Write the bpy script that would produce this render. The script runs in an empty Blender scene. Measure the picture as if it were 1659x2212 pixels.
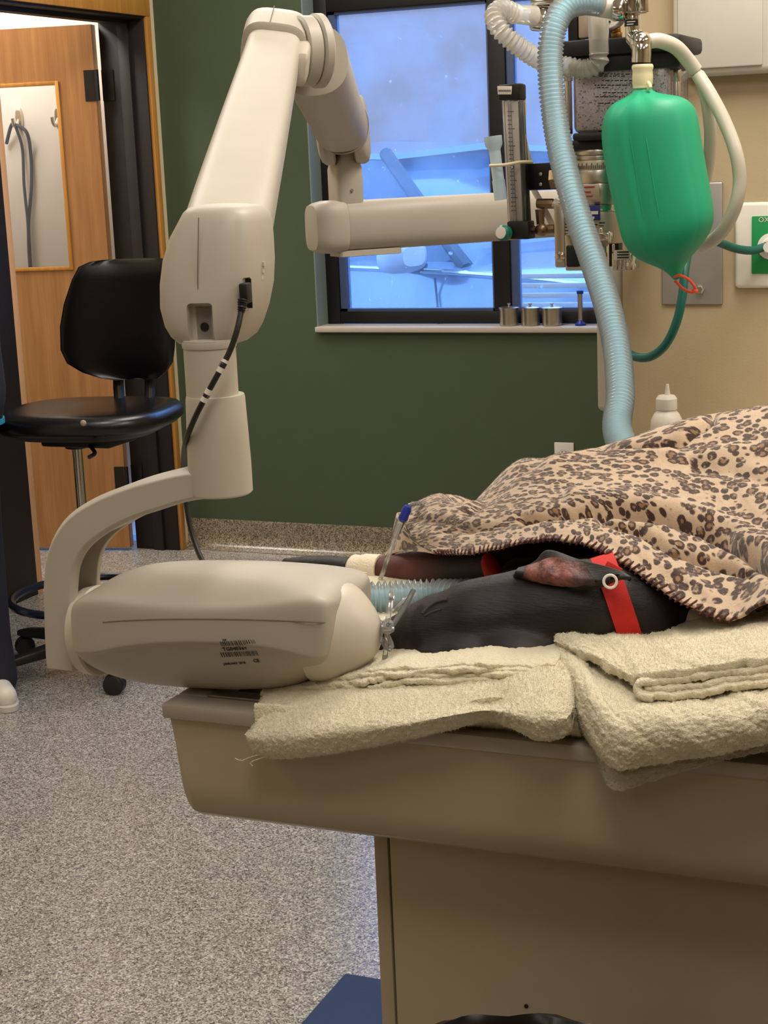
import bpy, bmesh, math, random
from mathutils import Vector, Matrix, Quaternion
random.seed(7)
SC = bpy.context.scene
COL = SC.collection
pi, sin, cos = math.pi, math.sin, math.cos
# ------------------------------------------------------------------ camera
FPX, YAW, PITCH, ROLL, CH = 3571.0, math.radians(23.06), math.radians(12.1), math.radians(-2.417), 1.45
_f = Vector((-sin(YAW)*cos(PITCH), cos(YAW)*cos(PITCH), -sin(PITCH)))
_r = Vector((cos(YAW), sin(YAW), 0)); _u = _r.cross(_f)
CR = _r*cos(ROLL)+_u*sin(ROLL); CU = -_r*sin(ROLL)+_u*cos(ROLL); CF = _f
CP = Vector((0, 0, CH))
cd = bpy.data.cameras.new('camera'); cam = bpy.data.objects.new('camera', cd); COL.objects.link(cam)
cd.sensor_fit = 'HORIZONTAL'; cd.sensor_width = 36; cd.lens = FPX/1659*36; cd.clip_start = .02; cd.clip_end = 200
m = Matrix((( CR.x, CU.x, -CF.x, CP.x), (CR.y, CU.y, -CF.y, CP.y), (CR.z, CU.z, -CF.z, CP.z), (0,0,0,1)))
cam.matrix_world = m
SC.camera = cam
# ------------------------------------------------------------------ world, lights, exposure
SC.view_settings.view_transform = 'Standard'; SC.view_settings.look = 'None'
SC.view_settings.gamma = 1; SC.view_settings.use_curve_mapping = False
SC.view_settings.exposure = 0.92
w = bpy.data.worlds.new('daylight'); SC.world = w; w.use_nodes = True
wb = w.node_tree.nodes['Background']; wb.inputs[0].default_value = (.18, .42, 1.0, 1); wb.inputs[1].default_value = 3.6
LIGHT_POS = [(-2.1, 4.5, 14), (-2.1, 2.7, 11), (-.3, 2.6, 18), (-2.1, .5, 3), (-.3, .7, 10), (1.5, 2.4, 13), (1.5, .4, 5), (-.4, -1.6, 4)]
def area(name, loc, sx, sy, power, col, rot=(0,0,0)):
    l = bpy.data.lights.new(name, 'AREA'); l.shape = 'RECTANGLE'; l.size = sx; l.size_y = sy
    l.energy = power; l.color = col
    o = bpy.data.objects.new(name, l); COL.objects.link(o); o.location = loc; o.rotation_euler = rot
    return o
WARM = (1, .925, .83)
for i, (x, y, p) in enumerate(LIGHT_POS):
    area('ceiling_lamp', (x, y, 2.715), .58, 1.18, p, WARM)
area('corridor_lamp', (-4.05, 4.9, 2.6), .5, .9, 20, WARM)

# ------------------------------------------------------------------ pixel -> place
def ray(x, y): return CR*((x-829.5)/FPX) - CU*((y-1106)/FPX) + CF
def PY(x, y, Y): d = ray(x, y); return CP + d*(Y/d.y)
def PZ(x, y, z): d = ray(x, y); return CP + d*((z-CH)/d.z)
def PX(x, y, X): d = ray(x, y); return CP + d*(X/d.x)
def PD(x, y, D): return CP + ray(x, y)*D
def PIX(p):
    v = p-CP; D = v.dot(CF)
    return (829.5+FPX*v.dot(CR)/D, 1106-FPX*v.dot(CU)/D, D)

# ------------------------------------------------------------------ materials
MATS = {}
def srgb(r, g, b):
    f = lambda c: (c/255/12.92) if c/255 <= .04045 else ((c/255+.055)/1.055)**2.4
    return (f(r), f(g), f(b), 1)
class NT:
    def __init__(s, name):
        s.m = bpy.data.materials.new(name); s.m.use_nodes = True
        s.t = s.m.node_tree; s.b = s.t.nodes['Principled BSDF']
    def n(s, typ, **kw):
        x = s.t.nodes.new(typ)
        for k, v in kw.items():
            if k.startswith('i_'): x.inputs[k[2:].replace('_', ' ')].default_value = v
            else: setattr(x, k, v)
        return x
    def l(s, a, b): s.t.links.new(a, b)
    def coord(s, kind='Object', scale=(1,1,1), rot=(0,0,0)):
        c = s.n('ShaderNodeTexCoord'); mp = s.n('ShaderNodeMapping')
        mp.inputs['Scale'].default_value = scale; mp.inputs['Rotation'].default_value = rot
        s.l(c.outputs[kind], mp.inputs[0]); return mp.outputs[0]
    def noise(s, vec, scale, detail=3, rough=.5):
        x = s.n('ShaderNodeTexNoise'); x.inputs['Scale'].default_value = scale
        x.inputs['Detail'].default_value = detail; x.inputs['Roughness'].default_value = rough
        if vec: s.l(vec, x.inputs['Vector'])
        return x.outputs['Fac']
    def ramp(s, fac, stops, interp='LINEAR'):
        x = s.n('ShaderNodeValToRGB'); x.color_ramp.interpolation = interp
        e = x.color_ramp.elements
        while len(e) < len(stops): e.new(.5)
        for k, (p, c) in zip(e, stops): k.position = p; k.color = c if len(c) == 4 else (*c, 1)
        s.l(fac, x.inputs[0]); return x.outputs[0]
    def mix(s, fac, a, b):
        x = s.n('ShaderNodeMix', data_type='RGBA')
        if hasattr(fac, 'links'): s.l(fac, x.inputs[0])
        else: x.inputs[0].default_value = fac
        for v, k in ((a, 6), (b, 7)):
            if hasattr(v, 'links'): s.l(v, x.inputs[k])
            else: x.inputs[k].default_value = v
        return x.outputs[2]
    def bump(s, h, strength=.3, dist=.01):
        x = s.n('ShaderNodeBump'); x.inputs['Strength'].default_value = strength; x.inputs['Distance'].default_value = dist
        s.l(h, x.inputs['Height']); s.l(x.outputs[0], s.b.inputs['Normal'])
    def set(s, **kw):
        for k, v in kw.items(): s.b.inputs[k.replace('_', ' ')].default_value = v
    def base(s, sock): s.l(sock, s.b.inputs['Base Color'])
def plain(name, rgb, rough=.5, metal=0, bump=0, bscale=200, **kw):
    if name in MATS: return MATS[name]
    t = NT(name); v = t.coord(); c = srgb(*rgb)
    n = t.noise(v, 14, 3)
    t.base(t.mix(n, tuple(x*.93 for x in c[:3])+(1,), tuple(min(1, x*1.05) for x in c[:3])+(1,)))
    t.set(Roughness=rough, Metallic=metal, **kw)
    if bump: t.bump(t.noise(v, bscale, 2), bump, .002)
    MATS[name] = t.m; return t.m
PLASTIC = plain('ivory_plastic', (186, 178, 164), .48, bump=.05, bscale=900)
PLASTIC2 = plain('grey_ivory_plastic', (178, 170, 157), .48, bump=.05, bscale=900)
CONE = plain('cream_cone_plastic', (200, 191, 174), .42)
BLACK = plain('black_plastic', (11, 10, 11), .5)
BLACKMETAL = plain('black_painted_metal', (14, 13, 15), .38)
CHROME = plain('chrome', (215, 212, 205), .12, 1)
STEEL = plain('brushed_steel', (205, 198, 188), .3, 1)
DSTEEL = plain('dull_steel', (170, 165, 160), .45, .6)
BRASS = plain('brass', (150, 110, 60), .35, 1)
VINYL = plain('black_vinyl', (16, 14, 16), .27, bump=.15, bscale=500)
WHITE = plain('white_plastic', (225, 220, 208), .45)
TABLE = plain('cream_laminate_tub', (174, 159, 133), .33)
TABLERIM = plain('table_rim', (168, 158, 146), .35, .3)
TANWALL = plain('tan_wall_paint', (186, 168, 134), .75, bump=.12, bscale=260)
CREAM = plain('cream_wall_paint', (226, 212, 178), .8, bump=.1, bscale=260)
GREENWALL = plain('green_wall_paint', (70, 84, 60), .75, bump=.15, bscale=260)
CEIL = plain('ceiling_white', (225, 220, 210), .9)
DARKFRAME = plain('dark_bronze_frame', (24, 18, 17), .55)
WINFRAME = plain('window_black_frame', (7, 7, 9), .55)
SILL = plain('sill_solid_surface', (190, 180, 168), .45)
RUBGREEN = plain('green_rubber_bag', (26, 160, 116), .5, bump=.05, bscale=400)
HOSEGREEN = plain('green_oxygen_hose', (14, 92, 80), .4)
LATEX = plain('cream_latex', (226, 212, 172), .55)
SILICONE = plain('silicone_tube', (222, 214, 196), .35, Transmission_Weight=.25)
ORANGE = plain('orange_zip_tie', (240, 92, 60), .4)
RED = plain('red_nylon', (205, 30, 18), .7, bump=.5, bscale=1500)
NAVY = plain('navy_scrubs', (26, 28, 40), .85, bump=.3, bscale=300)
TURQ = plain('turquoise_trim', (30, 150, 190), .7)
BLUEPLASTIC = plain('blue_plastic', (22, 50, 150), .4)
BLUEMAT = plain('blue_floor_mat', (28, 52, 92), .75, bump=.4, bscale=60)
PRINT = plain('black_print', (25, 22, 24), .6)
BLUEPRINT = plain('blue_print', (30, 40, 110), .5)
REDPRINT = plain('red_print', (150, 40, 50), .5)
GREENLABEL = plain('green_label', (20, 140, 72), .5)
PAPER = plain('white_label', (222, 214, 202), .6)
SKIN = plain('skin', (190, 140, 115), .55)
HAIR = plain('brown_hair', (60, 40, 28), .6)
PINK = plain('ear_pink', (178, 100, 92), .6, bump=.4, bscale=300)
BANDAGE = plain('white_bandage', (228, 214, 190), .85, bump=.6, bscale=300)
BLACKBAG = plain('black_bin_liner', (14, 13, 14), .28, bump=.5, bscale=25)
PAD = plain('white_warming_pad', (208, 200, 186), .6, bump=.2, bscale=200)
CARPAINT = plain('car_paint', (112, 122, 138), .16, .1, Coat_Weight=.6)
CARGLASS = plain('car_glass', (40, 55, 75), .08)
CARDARK = plain('car_dark_trim', (30, 32, 40), .5)
AMBER = plain('amber_lens', (215, 90, 50), .2)
RUBBER = plain('tyre_rubber', (25, 25, 26), .8)
ASPHALT = plain('asphalt', (90, 92, 98), .9, bump=.5, bscale=60)
OUTWALL = plain('outside_wall', (160, 118, 98), .9, bump=.2, bscale=10)
LEASH = plain('blue_leash', (24, 48, 78), .75, bump=.4, bscale=800)

def clear_mat(name, tint=(1,1,1), rough=.05, white=.15, wcol=(.9,.9,.9)):
    t = NT(name); o = t.t.nodes['Material Output']
    tr = t.n('ShaderNodeBsdfTransparent'); tr.inputs[0].default_value = (*tint, 1)
    gl = t.n('ShaderNodeBsdfGlossy'); gl.inputs['Roughness'].default_value = rough
    df = t.n('ShaderNodeBsdfTranslucent'); df.inputs[0].default_value = (*wcol, 1)
    d2 = t.n('ShaderNodeBsdfDiffuse'); d2.inputs[0].default_value = (*wcol, 1)
    md = t.n('ShaderNodeMixShader'); t.l(df.outputs[0], md.inputs[1]); t.l(d2.outputs[0], md.inputs[2])
    lw = t.n('ShaderNodeLayerWeight'); lw.inputs[0].default_value = .35
    m1 = t.n('ShaderNodeMixShader'); m1.inputs[0].default_value = white
    t.l(tr.outputs[0], m1.inputs[1]); t.l(md.outputs[0], m1.inputs[2])
    m2 = t.n('ShaderNodeMixShader'); t.l(lw.outputs['Fresnel'], m2.inputs[0])
    t.l(m1.outputs[0], m2.inputs[1]); t.l(gl.outputs[0], m2.inputs[2])
    t.l(m2.outputs[0], o.inputs[0]); MATS[name] = t.m; return t.m
CLEAR = clear_mat('clear_plastic', white=.12)
CLEARTUBE = clear_mat('clear_tubing', white=.22, rough=.08)
HOSEOUT = clear_mat('clear_corrugated', (.98,.99,1), .2, .46, (.98,.99,.99))
FROST = clear_mat('frosted_corrugated', (1,.98,.94), .25, .62, (.9,.87,.8))
HOSEIN = plain('blue_inner_hose', (138, 214, 234), .35)
def glass_window():
    t = NT('hazy_window_glass'); o = t.t.nodes['Material Output']
    v = t.coord('Object')
    tr = t.n('ShaderNodeBsdfTransparent'); gl = t.n('ShaderNodeBsdfGlossy'); gl.inputs['Roughness'].default_value = .02
    tl = t.n('ShaderNodeBsdfTranslucent'); tl.inputs[0].default_value = (.85,.9,1,1)
    haze = t.ramp(t.noise(v, 3.2, 5, .6), [(.35, (.05,.05,.05)), (.72, (.26,.26,.26))])
    spots = t.ramp(t.noise(v, 26, 3, .6), [(.66, (0,0,0)), (.74, (.5,.5,.5))])
    add = t.n('ShaderNodeMath', operation='ADD'); t.l(haze, add.inputs[0]); t.l(spots, add.inputs[1])
    m1 = t.n('ShaderNodeMixShader'); t.l(add.outputs[0], m1.inputs[0]); t.l(tr.outputs[0], m1.inputs[1]); t.l(tl.outputs[0], m1.inputs[2])
    fr = t.n('ShaderNodeFresnel'); fr.inputs[0].default_value = 1.35
    m2 = t.n('ShaderNodeMixShader'); t.l(fr.outputs[0], m2.inputs[0]); t.l(m1.outputs[0], m2.inputs[1]); t.l(gl.outputs[0], m2.inputs[2])
    t.l(m2.outputs[0], o.inputs[0]); return t.m
GLASS = glass_window()
LITE = clear_mat('door_lite_glass', white=.03, wcol=(.75,.8,.9))
def wood():
    t = NT('maple_veneer'); v = t.coord('Object', (9, 9, .55))
    n = t.noise(v, 3, 5, .6); v2 = t.coord('Object', (60, 60, 1.4)); n2 = t.noise(v2, 4, 3)
    c = t.ramp(n, [(.3, srgb(150, 102, 60)), (.7, srgb(178, 130, 82))])
    t.base(t.mix(t.ramp(n2, [(.4, (0,0,0)), (.8, (.35,.35,.35))]), c, srgb(134, 84, 44)))
    t.set(Roughness=.42); return t.m
WOOD = wood()
WOODLIGHT = plain('pale_wood_edge', (222, 172, 130), .5)
def trimwood():
    t = NT('oak_trim'); v = t.coord('Object', (14, 14, .8)); n = t.noise(v, 4, 4, .6)
    t.base(t.ramp(n, [(.3, srgb(176, 118, 48)), (.75, srgb(206, 150, 74))])); t.set(Roughness=.4); return t.m
TRIM = trimwood()
def speckle(name, tint=1.0, warm=False):
    t = NT(name); v = t.coord('Object')
    vo = t.n('ShaderNodeTexVoronoi'); vo.inputs['Scale'].default_value = 320; t.l(v, vo.inputs['Vector'])
    sep = t.n('ShaderNodeSeparateColor'); t.l(vo.outputs['Color'], sep.inputs[0])
    k = tint
    f = lambda r, g, b: tuple(x*k for x in srgb(r, g, b)[:3])+(1,)
    if warm: st = [(0, f(96, 84, 70)), (.22, f(150, 138, 118)), (.5, f(176, 162, 138)), (.78, f(196, 182, 158)), (.92, f(122, 104, 84))]
    else: st = [(0, f(92, 88, 86)), (.12, f(132, 126, 122)), (.34, f(160, 154, 148)), (.60, f(186, 181, 174)), (.84, f(210, 206, 200)), (.94, f(128, 112, 96))]
    c = t.ramp(sep.outputs[0], st, 'CONSTANT')
    n = t.ramp(t.noise(v, 55, 3), [(.35, (.80,.80,.80)), (.65, (1.0,1.0,1.0))])
    mx = t.n('ShaderNodeMix', data_type='RGBA', blend_type='MULTIPLY'); mx.inputs[0].default_value = 1
    t.l(c, mx.inputs[6]); t.l(n, mx.inputs[7]); t.base(mx.outputs[2])
    t.set(Roughness=.22); t.bump(vo.outputs['Distance'], .12, .0012); return t.m
FLOOR = speckle('speckled_epoxy_floor'); COVE = speckle('speckled_cove_base', .9, True)
def terry(name, c1, c2):
    t = NT(name); v = t.coord('Object'); n = t.noise(v, 420, 3, .7); n2 = t.noise(v, 30, 3)
    a = t.mix(n2, srgb(*c1), srgb(*c2))
    t.base(t.mix(t.ramp(n, [(.3, (.35,.35,.35)), (.6, (0,0,0))]), a, tuple(x*.78 for x in srgb(*c1)[:3])+(1,)))
    t.set(Roughness=.95, Sheen_Weight=.35, Sheen_Roughness=.5); t.bump(n, .9, .004); return t.m
TERRY = terry('cream_terry', (238, 226, 192), (246, 236, 206))
TERRYGREY = terry('grey_terry', (184, 174, 148), (198, 187, 162))
def leopard():
    t = NT('leopard_fleece'); uv = t.n('ShaderNodeUVMap'); mp = t.n('ShaderNodeMapping')
    t.l(uv.outputs[0], mp.inputs[0])
    nz = t.n('ShaderNodeTexNoise'); nz.inputs['Scale'].default_value = 95; nz.inputs['Detail'].default_value = 2; t.l(mp.outputs[0], nz.inputs['Vector'])
    sub = t.n('ShaderNodeVectorMath', operation='SUBTRACT'); t.l(nz.outputs['Color'], sub.inputs[0]); sub.inputs[1].default_value = (.5,.5,.5)
    sc = t.n('ShaderNodeVectorMath', operation='SCALE'); t.l(sub.outputs[0], sc.inputs[0]); sc.inputs['Scale'].default_value = .0045
    ad = t.n('ShaderNodeVectorMath', operation='ADD'); t.l(mp.outputs[0], ad.inputs[0]); t.l(sc.outputs[0], ad.inputs[1])
    vo = t.n('ShaderNodeTexVoronoi'); vo.inputs['Scale'].default_value = 84; vo.inputs['Randomness'].default_value = .75; t.l(ad.outputs[0], vo.inputs['Vector'])
    d = vo.outputs['Distance']
    sep = t.n('ShaderNodeSeparateColor'); t.l(vo.outputs['Color'], sep.inputs[0])
    # per-cell radius jitter
    jit = t.n('ShaderNodeMath', operation='MULTIPLY_ADD'); t.l(sep.outputs[0], jit.inputs[0]); jit.inputs[1].default_value = .14; jit.inputs[2].default_value = -.07
    dj = t.n('ShaderNodeMath', operation='ADD'); t.l(d, dj.inputs[0]); t.l(jit.outputs[0], dj.inputs[1])
    ring = t.ramp(dj.outputs[0], [(.17, (.45,.45,.45)), (.27, (1,1,1)), (.50, (1,1,1)), (.58, (0,0,0))])
    core = t.ramp(dj.outputs[0], [(.19, (1,1,1)), (.29, (0,0,0))])
    brk = t.ramp(t.noise(mp.outputs[0], 120, 2), [(.30, (.25,.25,.25)), (.42, (1,1,1))])
    rm = t.n('ShaderNodeMath', operation='MULTIPLY'); t.l(ring, rm.inputs[0]); t.l(brk, rm.inputs[1])
    basec = t.mix(t.noise(mp.outputs[0], 30, 2), srgb(196, 168, 138), srgb(212, 187, 157))
    c = t.mix(rm.outputs[0], basec, srgb(62, 38, 30))
    cm = t.n('ShaderNodeMath', operation='MULTIPLY'); t.l(core, cm.inputs[0]); cm.inputs[1].default_value = .8
    t.base(t.mix(cm.outputs[0], c, srgb(148, 104, 56)))
    t.set(Roughness=.95, Sheen_Weight=.6, Sheen_Roughness=.4)
    t.bump(t.noise(mp.outputs[0], 700, 3, .7), .5, .003); return t.m
LEO = leopard()
def dogfur():
    t = NT('short_black_fur'); v = t.coord('Object', (1,1,1))
    n = t.noise(t.coord('Object', (60, 400, 400)), 1.0, 4, .7); big = t.noise(v, 18, 4, .6)
    c = t.mix(t.ramp(n, [(.35, (0,0,0)), (.8, (.5,.5,.5))]), srgb(15, 10, 9), srgb(36, 27, 24))
    c = t.mix(t.ramp(big, [(.5, (0,0,0)), (.72, (.35,.35,.35))]), c, srgb(46, 33, 28))
    # clipped foreleg: pinkish brown skin shows through
    g = t.n('ShaderNodeNewGeometry')
    c0 = PY(885, 1222, 1.84)
    for p, rad, col in ((c0, .075, srgb(104, 56, 54)), (PY(1105, 1245, 1.60), .05, srgb(104, 66, 58)), (PY(905, 1325, 1.52), .012, srgb(150, 84, 74)), (PY(1150, 1425, 1.5), .03, srgb(88, 50, 38)), (PY(925, 1425, 1.49), .02, srgb(96, 72, 54))):
        ds = t.n('ShaderNodeVectorMath', operation='DISTANCE'); t.l(g.outputs['Position'], ds.inputs[0]); ds.inputs[1].default_value = p
        c = t.mix(t.ramp(ds.outputs['Value'], [(rad*.35, (.9,.9,.9)), (rad, (0,0,0))]), c, col)
    t.base(c); t.set(Roughness=.48, Sheen_Weight=.10, Sheen_Roughness=.35, Specular_IOR_Level=.4); t.bump(n, .35, .002); return t.m
FUR = dogfur()
def earpink():
    t = NT('inner_ear_skin'); g = t.n('ShaderNodeNewGeometry'); v = t.coord('Object')
    ds = t.n('ShaderNodeVectorMath', operation='DISTANCE'); t.l(g.outputs['Position'], ds.inputs[0]); ds.inputs[1].default_value = PY(1172, 1230, 1.50)
    pk = t.mix(t.ramp(t.noise(v, 70, 4, .7), [(.35, (0,0,0)), (.65, (1,1,1))]), srgb(84, 48, 45), srgb(176, 108, 98))
    t.base(t.mix(t.ramp(ds.outputs['Value'], [(.012, (0,0,0)), (.046, (1,1,1))]), pk, srgb(58, 46, 43))); t.set(Roughness=.6); t.bump(t.noise(v, 160, 3), .5, .004); return t.m
EARPINK = earpink()

# ------------------------------------------------------------------ mesh helpers
def mesh_from(verts, faces, name='mesh'):
    me = bpy.data.meshes.new(name); me.from_pydata([tuple(v) for v in verts], [], faces); me.validate(); me.update()
    bm = bmesh.new(); bm.from_mesh(me); bmesh.ops.recalc_face_normals(bm, faces=bm.faces); bm.to_mesh(me); bm.free()
    return me
def link(name, me, mat, parent=None, smooth=35, **tags):
    o = bpy.data.objects.new(name, me); COL.objects.link(o); me.name = name
    if mat is not None:
        for mm in (mat if isinstance(mat, (list, tuple)) else [mat]): me.materials.append(mm)
    if smooth:
        me.shade_smooth()
        try: me.set_sharp_from_angle(angle=math.radians(smooth))
        except Exception: pass
    if parent is not None:
        o.parent = parent; o.matrix_parent_inverse = Matrix.Translation(parent.location).inverted() if not parent.parent else (parent.matrix_parent_inverse.inverted() @ Matrix.Identity(4)) if False else Matrix.Identity(4)
        root = parent
        off = Vector((0,0,0))
        while root is not None:
            off += root.location; root = root.parent
        # meshes are written in world coordinates: undo every ancestor's offset
        o.matrix_parent_inverse = Matrix.Identity(4)
        o.location = -off
    else:
        bb = [v.co for v in me.vertices]
        if bb:
            c = Vector(((min(v.x for v in bb)+max(v.x for v in bb))/2, (min(v.y for v in bb)+max(v.y for v in bb))/2, min(v.z for v in bb)))
            me.transform(Matrix.Translation(-c)); o.location = c
    for k, v in tags.items(): o[k] = v
    return o
def thing(name, loc, label, cat, group=None):
    o = bpy.data.objects.new(name, None); COL.objects.link(o); o.location = loc; o.empty_display_size = .05
    o['label'] = label; o['category'] = cat
    if group: o['group'] = group
    return o
def tag(o, label, cat, group=None):
    o['label'] = label; o['category'] = cat
    if group: o['group'] = group
    return o
def struct(o, label, cat='wall'):
    o['kind'] = 'structure'; o['label'] = label; o['category'] = cat; return o

def bm_mesh(bm):
    me = bpy.data.meshes.new('m'); bm.to_mesh(me); bm.free(); return me
def box(x0, x1, y0, y1, z0, z1, bev=0, seg=2, mat=None):
    bm = bmesh.new(); bmesh.ops.create_cube(bm, size=1)
    for v in bm.verts: v.co = Vector(((x0+x1)/2+v.co.x*(x1-x0), (y0+y1)/2+v.co.y*(y1-y0), (z0+z1)/2+v.co.z*(z1-z0)))
    if bev: bmesh.ops.bevel(bm, geom=list(bm.edges), offset=bev, segments=seg, affect='EDGES', profile=.5)
    me = bm_mesh(bm)
    if mat is not None: me.transform(mat)
    return me
def join(*ms):
    bm = bmesh.new()
    for m_ in ms:
        bm.from_mesh(m_); bpy.data.meshes.remove(m_)
    return bm_mesh(bm)
def frame_of(d):
    d = d.normalized(); a = Vector((0,0,1)) if abs(d.z) < .9 else Vector((0,1,0))
    x = a.cross(d).normalized(); return x, d.cross(x)
def lathe(prof, n=24, origin=Vector((0,0,0)), axis=Vector((0,0,1))):
    """prof: (r, h) pairs from bottom to top along axis"""
    x, y = frame_of(axis); d = axis.normalized(); vs, fs = [], []
    for r, h in prof:
        for i in range(n):
            a = 2*pi*i/n; vs.append(origin+d*h+x*(r*cos(a))+y*(r*sin(a)))
    for k in range(len(prof)-1):
        for i in range(n):
            j = (i+1) % n; fs.append((k*n+i, k*n+j, (k+1)*n+j, (k+1)*n+i))
    if prof[0][0] > 1e-6: fs.append(tuple(range(n))[::-1])
    if prof[-1][0] > 1e-6: fs.append(tuple((len(prof)-1)*n+i for i in range(n)))
    return mesh_from(vs, fs)
def cyl(a, b, r, r2=None, n=20, bev=.0):
    L = (b-a).length; r2 = r if r2 is None else r2
    pr = [(r, 0), (r2, L)] if not bev else [(r-bev, 0), (r-bev*.3, bev*.3), (r, bev), (r2, L-bev), (r2-bev*.3, L-bev*.3), (r2-bev, L)]
    return lathe(pr, n, a, b-a)
def crom(P, t):
    n = len(P)-1; t = max(0, min(n-1e-6, t*n)) if n > 0 else 0; i = int(t); f = t-i
    g = lambda k: P[k] if 0 <= k <= n else (P[0]*2-P[1] if k < 0 else P[n]*2-P[n-1])
    p0, p1, p2, p3 = g(i-1), g(i), g(i+1), g(i+2)
    return p1 + (p2-p0)*(.5*f) + (p0*2-p1*5+p2*4-p3)*(.5*f*f) + (p1*3-p0-p2*3+p3)*(.5*f*f*f)
def resample(P, step):
    N = max(60, len(P)*30); pts = [crom(P, i/N) for i in range(N+1)]
    cum = [0]
    for a, b in zip(pts, pts[1:]): cum.append(cum[-1]+(b-a).length)
    L = cum[-1]; k = max(2, int(L/step)); out = []; j = 0
    for i in range(k+1):
        s = L*i/k
        while j < len(cum)-2 and cum[j+1] < s: j += 1
        q = (s-cum[j])/max(1e-9, cum[j+1]-cum[j]); out.append(pts[j].lerp(pts[j+1], min(1, q)))
    return out, L
def frames(pts):
    T = [(pts[min(i+1, len(pts)-1)]-pts[max(i-1, 0)]).normalized() for i in range(len(pts))]
    x, y = frame_of(T[0]); out = []
    for i, t in enumerate(T):
        x = (x-t*x.dot(t)).normalized(); out.append((x, t.cross(x), t))
    return out
def tube(P, r, step=.008, n=12, rf=None, closed_caps=True):
    pts, L = resample([Vector(p) for p in P], step); fr = frames(pts); vs, fs = [], []
    for k, (p, (x, y, t)) in enumerate(zip(pts, fr)):
        s = L*k/(len(pts)-1); rr = rf(s, L) if rf else r
        for i in range(n):
            a = 2*pi*i/n; vs.append(p+x*(rr*cos(a))+y*(rr*sin(a)))
    for k in range(len(pts)-1):
        for i in range(n):
            j = (i+1) % n; fs.append((k*n+i, k*n+j, (k+1)*n+j, (k+1)*n+i))
    if closed_caps: fs += [tuple(range(n))[::-1], tuple((len(pts)-1)*n+i for i in range(n))]
    return mesh_from(vs, fs)
def loft(rings, caps=True):
    n = len(rings[0]); vs = [v for r in rings for v in r]; fs = []
    for k in range(len(rings)-1):
        for i in range(n):
            j = (i+1) % n; fs.append((k*n+i, k*n+j, (k+1)*n+j, (k+1)*n+i))
    if caps: fs += [tuple(range(n))[::-1], tuple((len(rings)-1)*n+i for i in range(n))]
    me = mesh_from(vs, fs)
    bm = bmesh.new(); bm.from_mesh(me)
    if bm.calc_volume(signed=True) < 0:
        bmesh.ops.reverse_faces(bm, faces=bm.faces); bm.to_mesh(me)
    bm.free(); return me
def sell(cx, w, x, h, y, e=3.5, n=32):
    """superellipse ring about point cx with half-axes w along x and h along y"""
    out = []
    for i in range(n):
        a = 2*pi*i/n; c, s = cos(a), sin(a)
        out.append(cx + x*(w*math.copysign(abs(c)**(2/e), c)) + y*(h*math.copysign(abs(s)**(2/e), s)))
    return out
def extrude(poly, d, bev=0, seg=2):
    """poly: world points of a planar outline; d: extrusion vector"""
    bm = bmesh.new(); f = bm.faces.new([bm.verts.new(p) for p in poly])
    r = bmesh.ops.extrude_face_region(bm, geom=[f])
    for v in [e for e in r['geom'] if isinstance(e, bmesh.types.BMVert)]: v.co += d
    bmesh.ops.recalc_face_normals(bm, faces=bm.faces)
    if bev: bmesh.ops.bevel(bm, geom=list(bm.edges), offset=bev, segments=seg, affect='EDGES', profile=.5)
    return bm_mesh(bm)
def capsule(p0, r0, p1, r1, n=16):
    d = p1-p0; L = d.length; pr = []
    for k in range(7): a = pi/2*(1-k/6); pr.append((max(1e-4, r0*cos(a)), -r0*sin(a)))
    for k in range(7): a = pi/2*k/6; pr.append((max(1e-4, r1*cos(a)), L+r1*sin(a)))
    return lathe(pr, n, p0, d)
def ellipsoid(c, rx, ry, rz, rot=(0,0,0), sub=3):
    bm = bmesh.new(); bmesh.ops.create_icosphere(bm, subdivisions=sub, radius=1)
    M = Matrix.Translation(c) @ Matrix.Rotation(rot[2], 4, 'Z') @ Matrix.Rotation(rot[1], 4, 'Y') @ Matrix.Rotation(rot[0], 4, 'X') @ Matrix.Diagonal((rx, ry, rz, 1))
    bmesh.ops.transform(bm, matrix=M, verts=bm.verts); return bm_mesh(bm)
def mods(o, *ms):
    for typ, kw in ms:
        md = o.modifiers.new(typ.lower(), typ)
        for k, v in kw.items(): setattr(md, k, v)
    return o
def baked(o):
    """apply the modifiers of o"""
    dg = bpy.context.evaluated_depsgraph_get(); dg.update()
    me = bpy.data.meshes.new_from_object(o.evaluated_get(dg)); old = o.data; o.modifiers.clear(); o.data = me; return o
def blob(name, parts, mat, parent=None, voxel=.004, smooth=6, **tags):
    o = link(name, join(*parts), mat, parent, smooth=0, **tags)
    mods(o, ('REMESH', dict(mode='VOXEL', voxel_size=voxel)), ('SMOOTH', dict(factor=.5, iterations=smooth)))
    baked(o); o.data.shade_smooth(); return o
def cut(o, *cutters):
    """real recesses: subtract closed meshes from o, then remove the cutters"""
    tmp = bpy.data.objects.new('tmp', join(*cutters)); COL.objects.link(tmp); tmp.location = o.location if o.parent is None else (0,0,0)
    off = Vector((0,0,0)); q = o
    tmp.location = (0,0,0)
    mods(o, ('BOOLEAN', dict(operation='DIFFERENCE', object=tmp, solver='EXACT')))
    bpy.context.view_layer.update(); baked(o); bpy.data.objects.remove(tmp)
    o.data.shade_smooth(); o.data.set_sharp_from_angle(angle=math.radians(35)); return o
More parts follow.
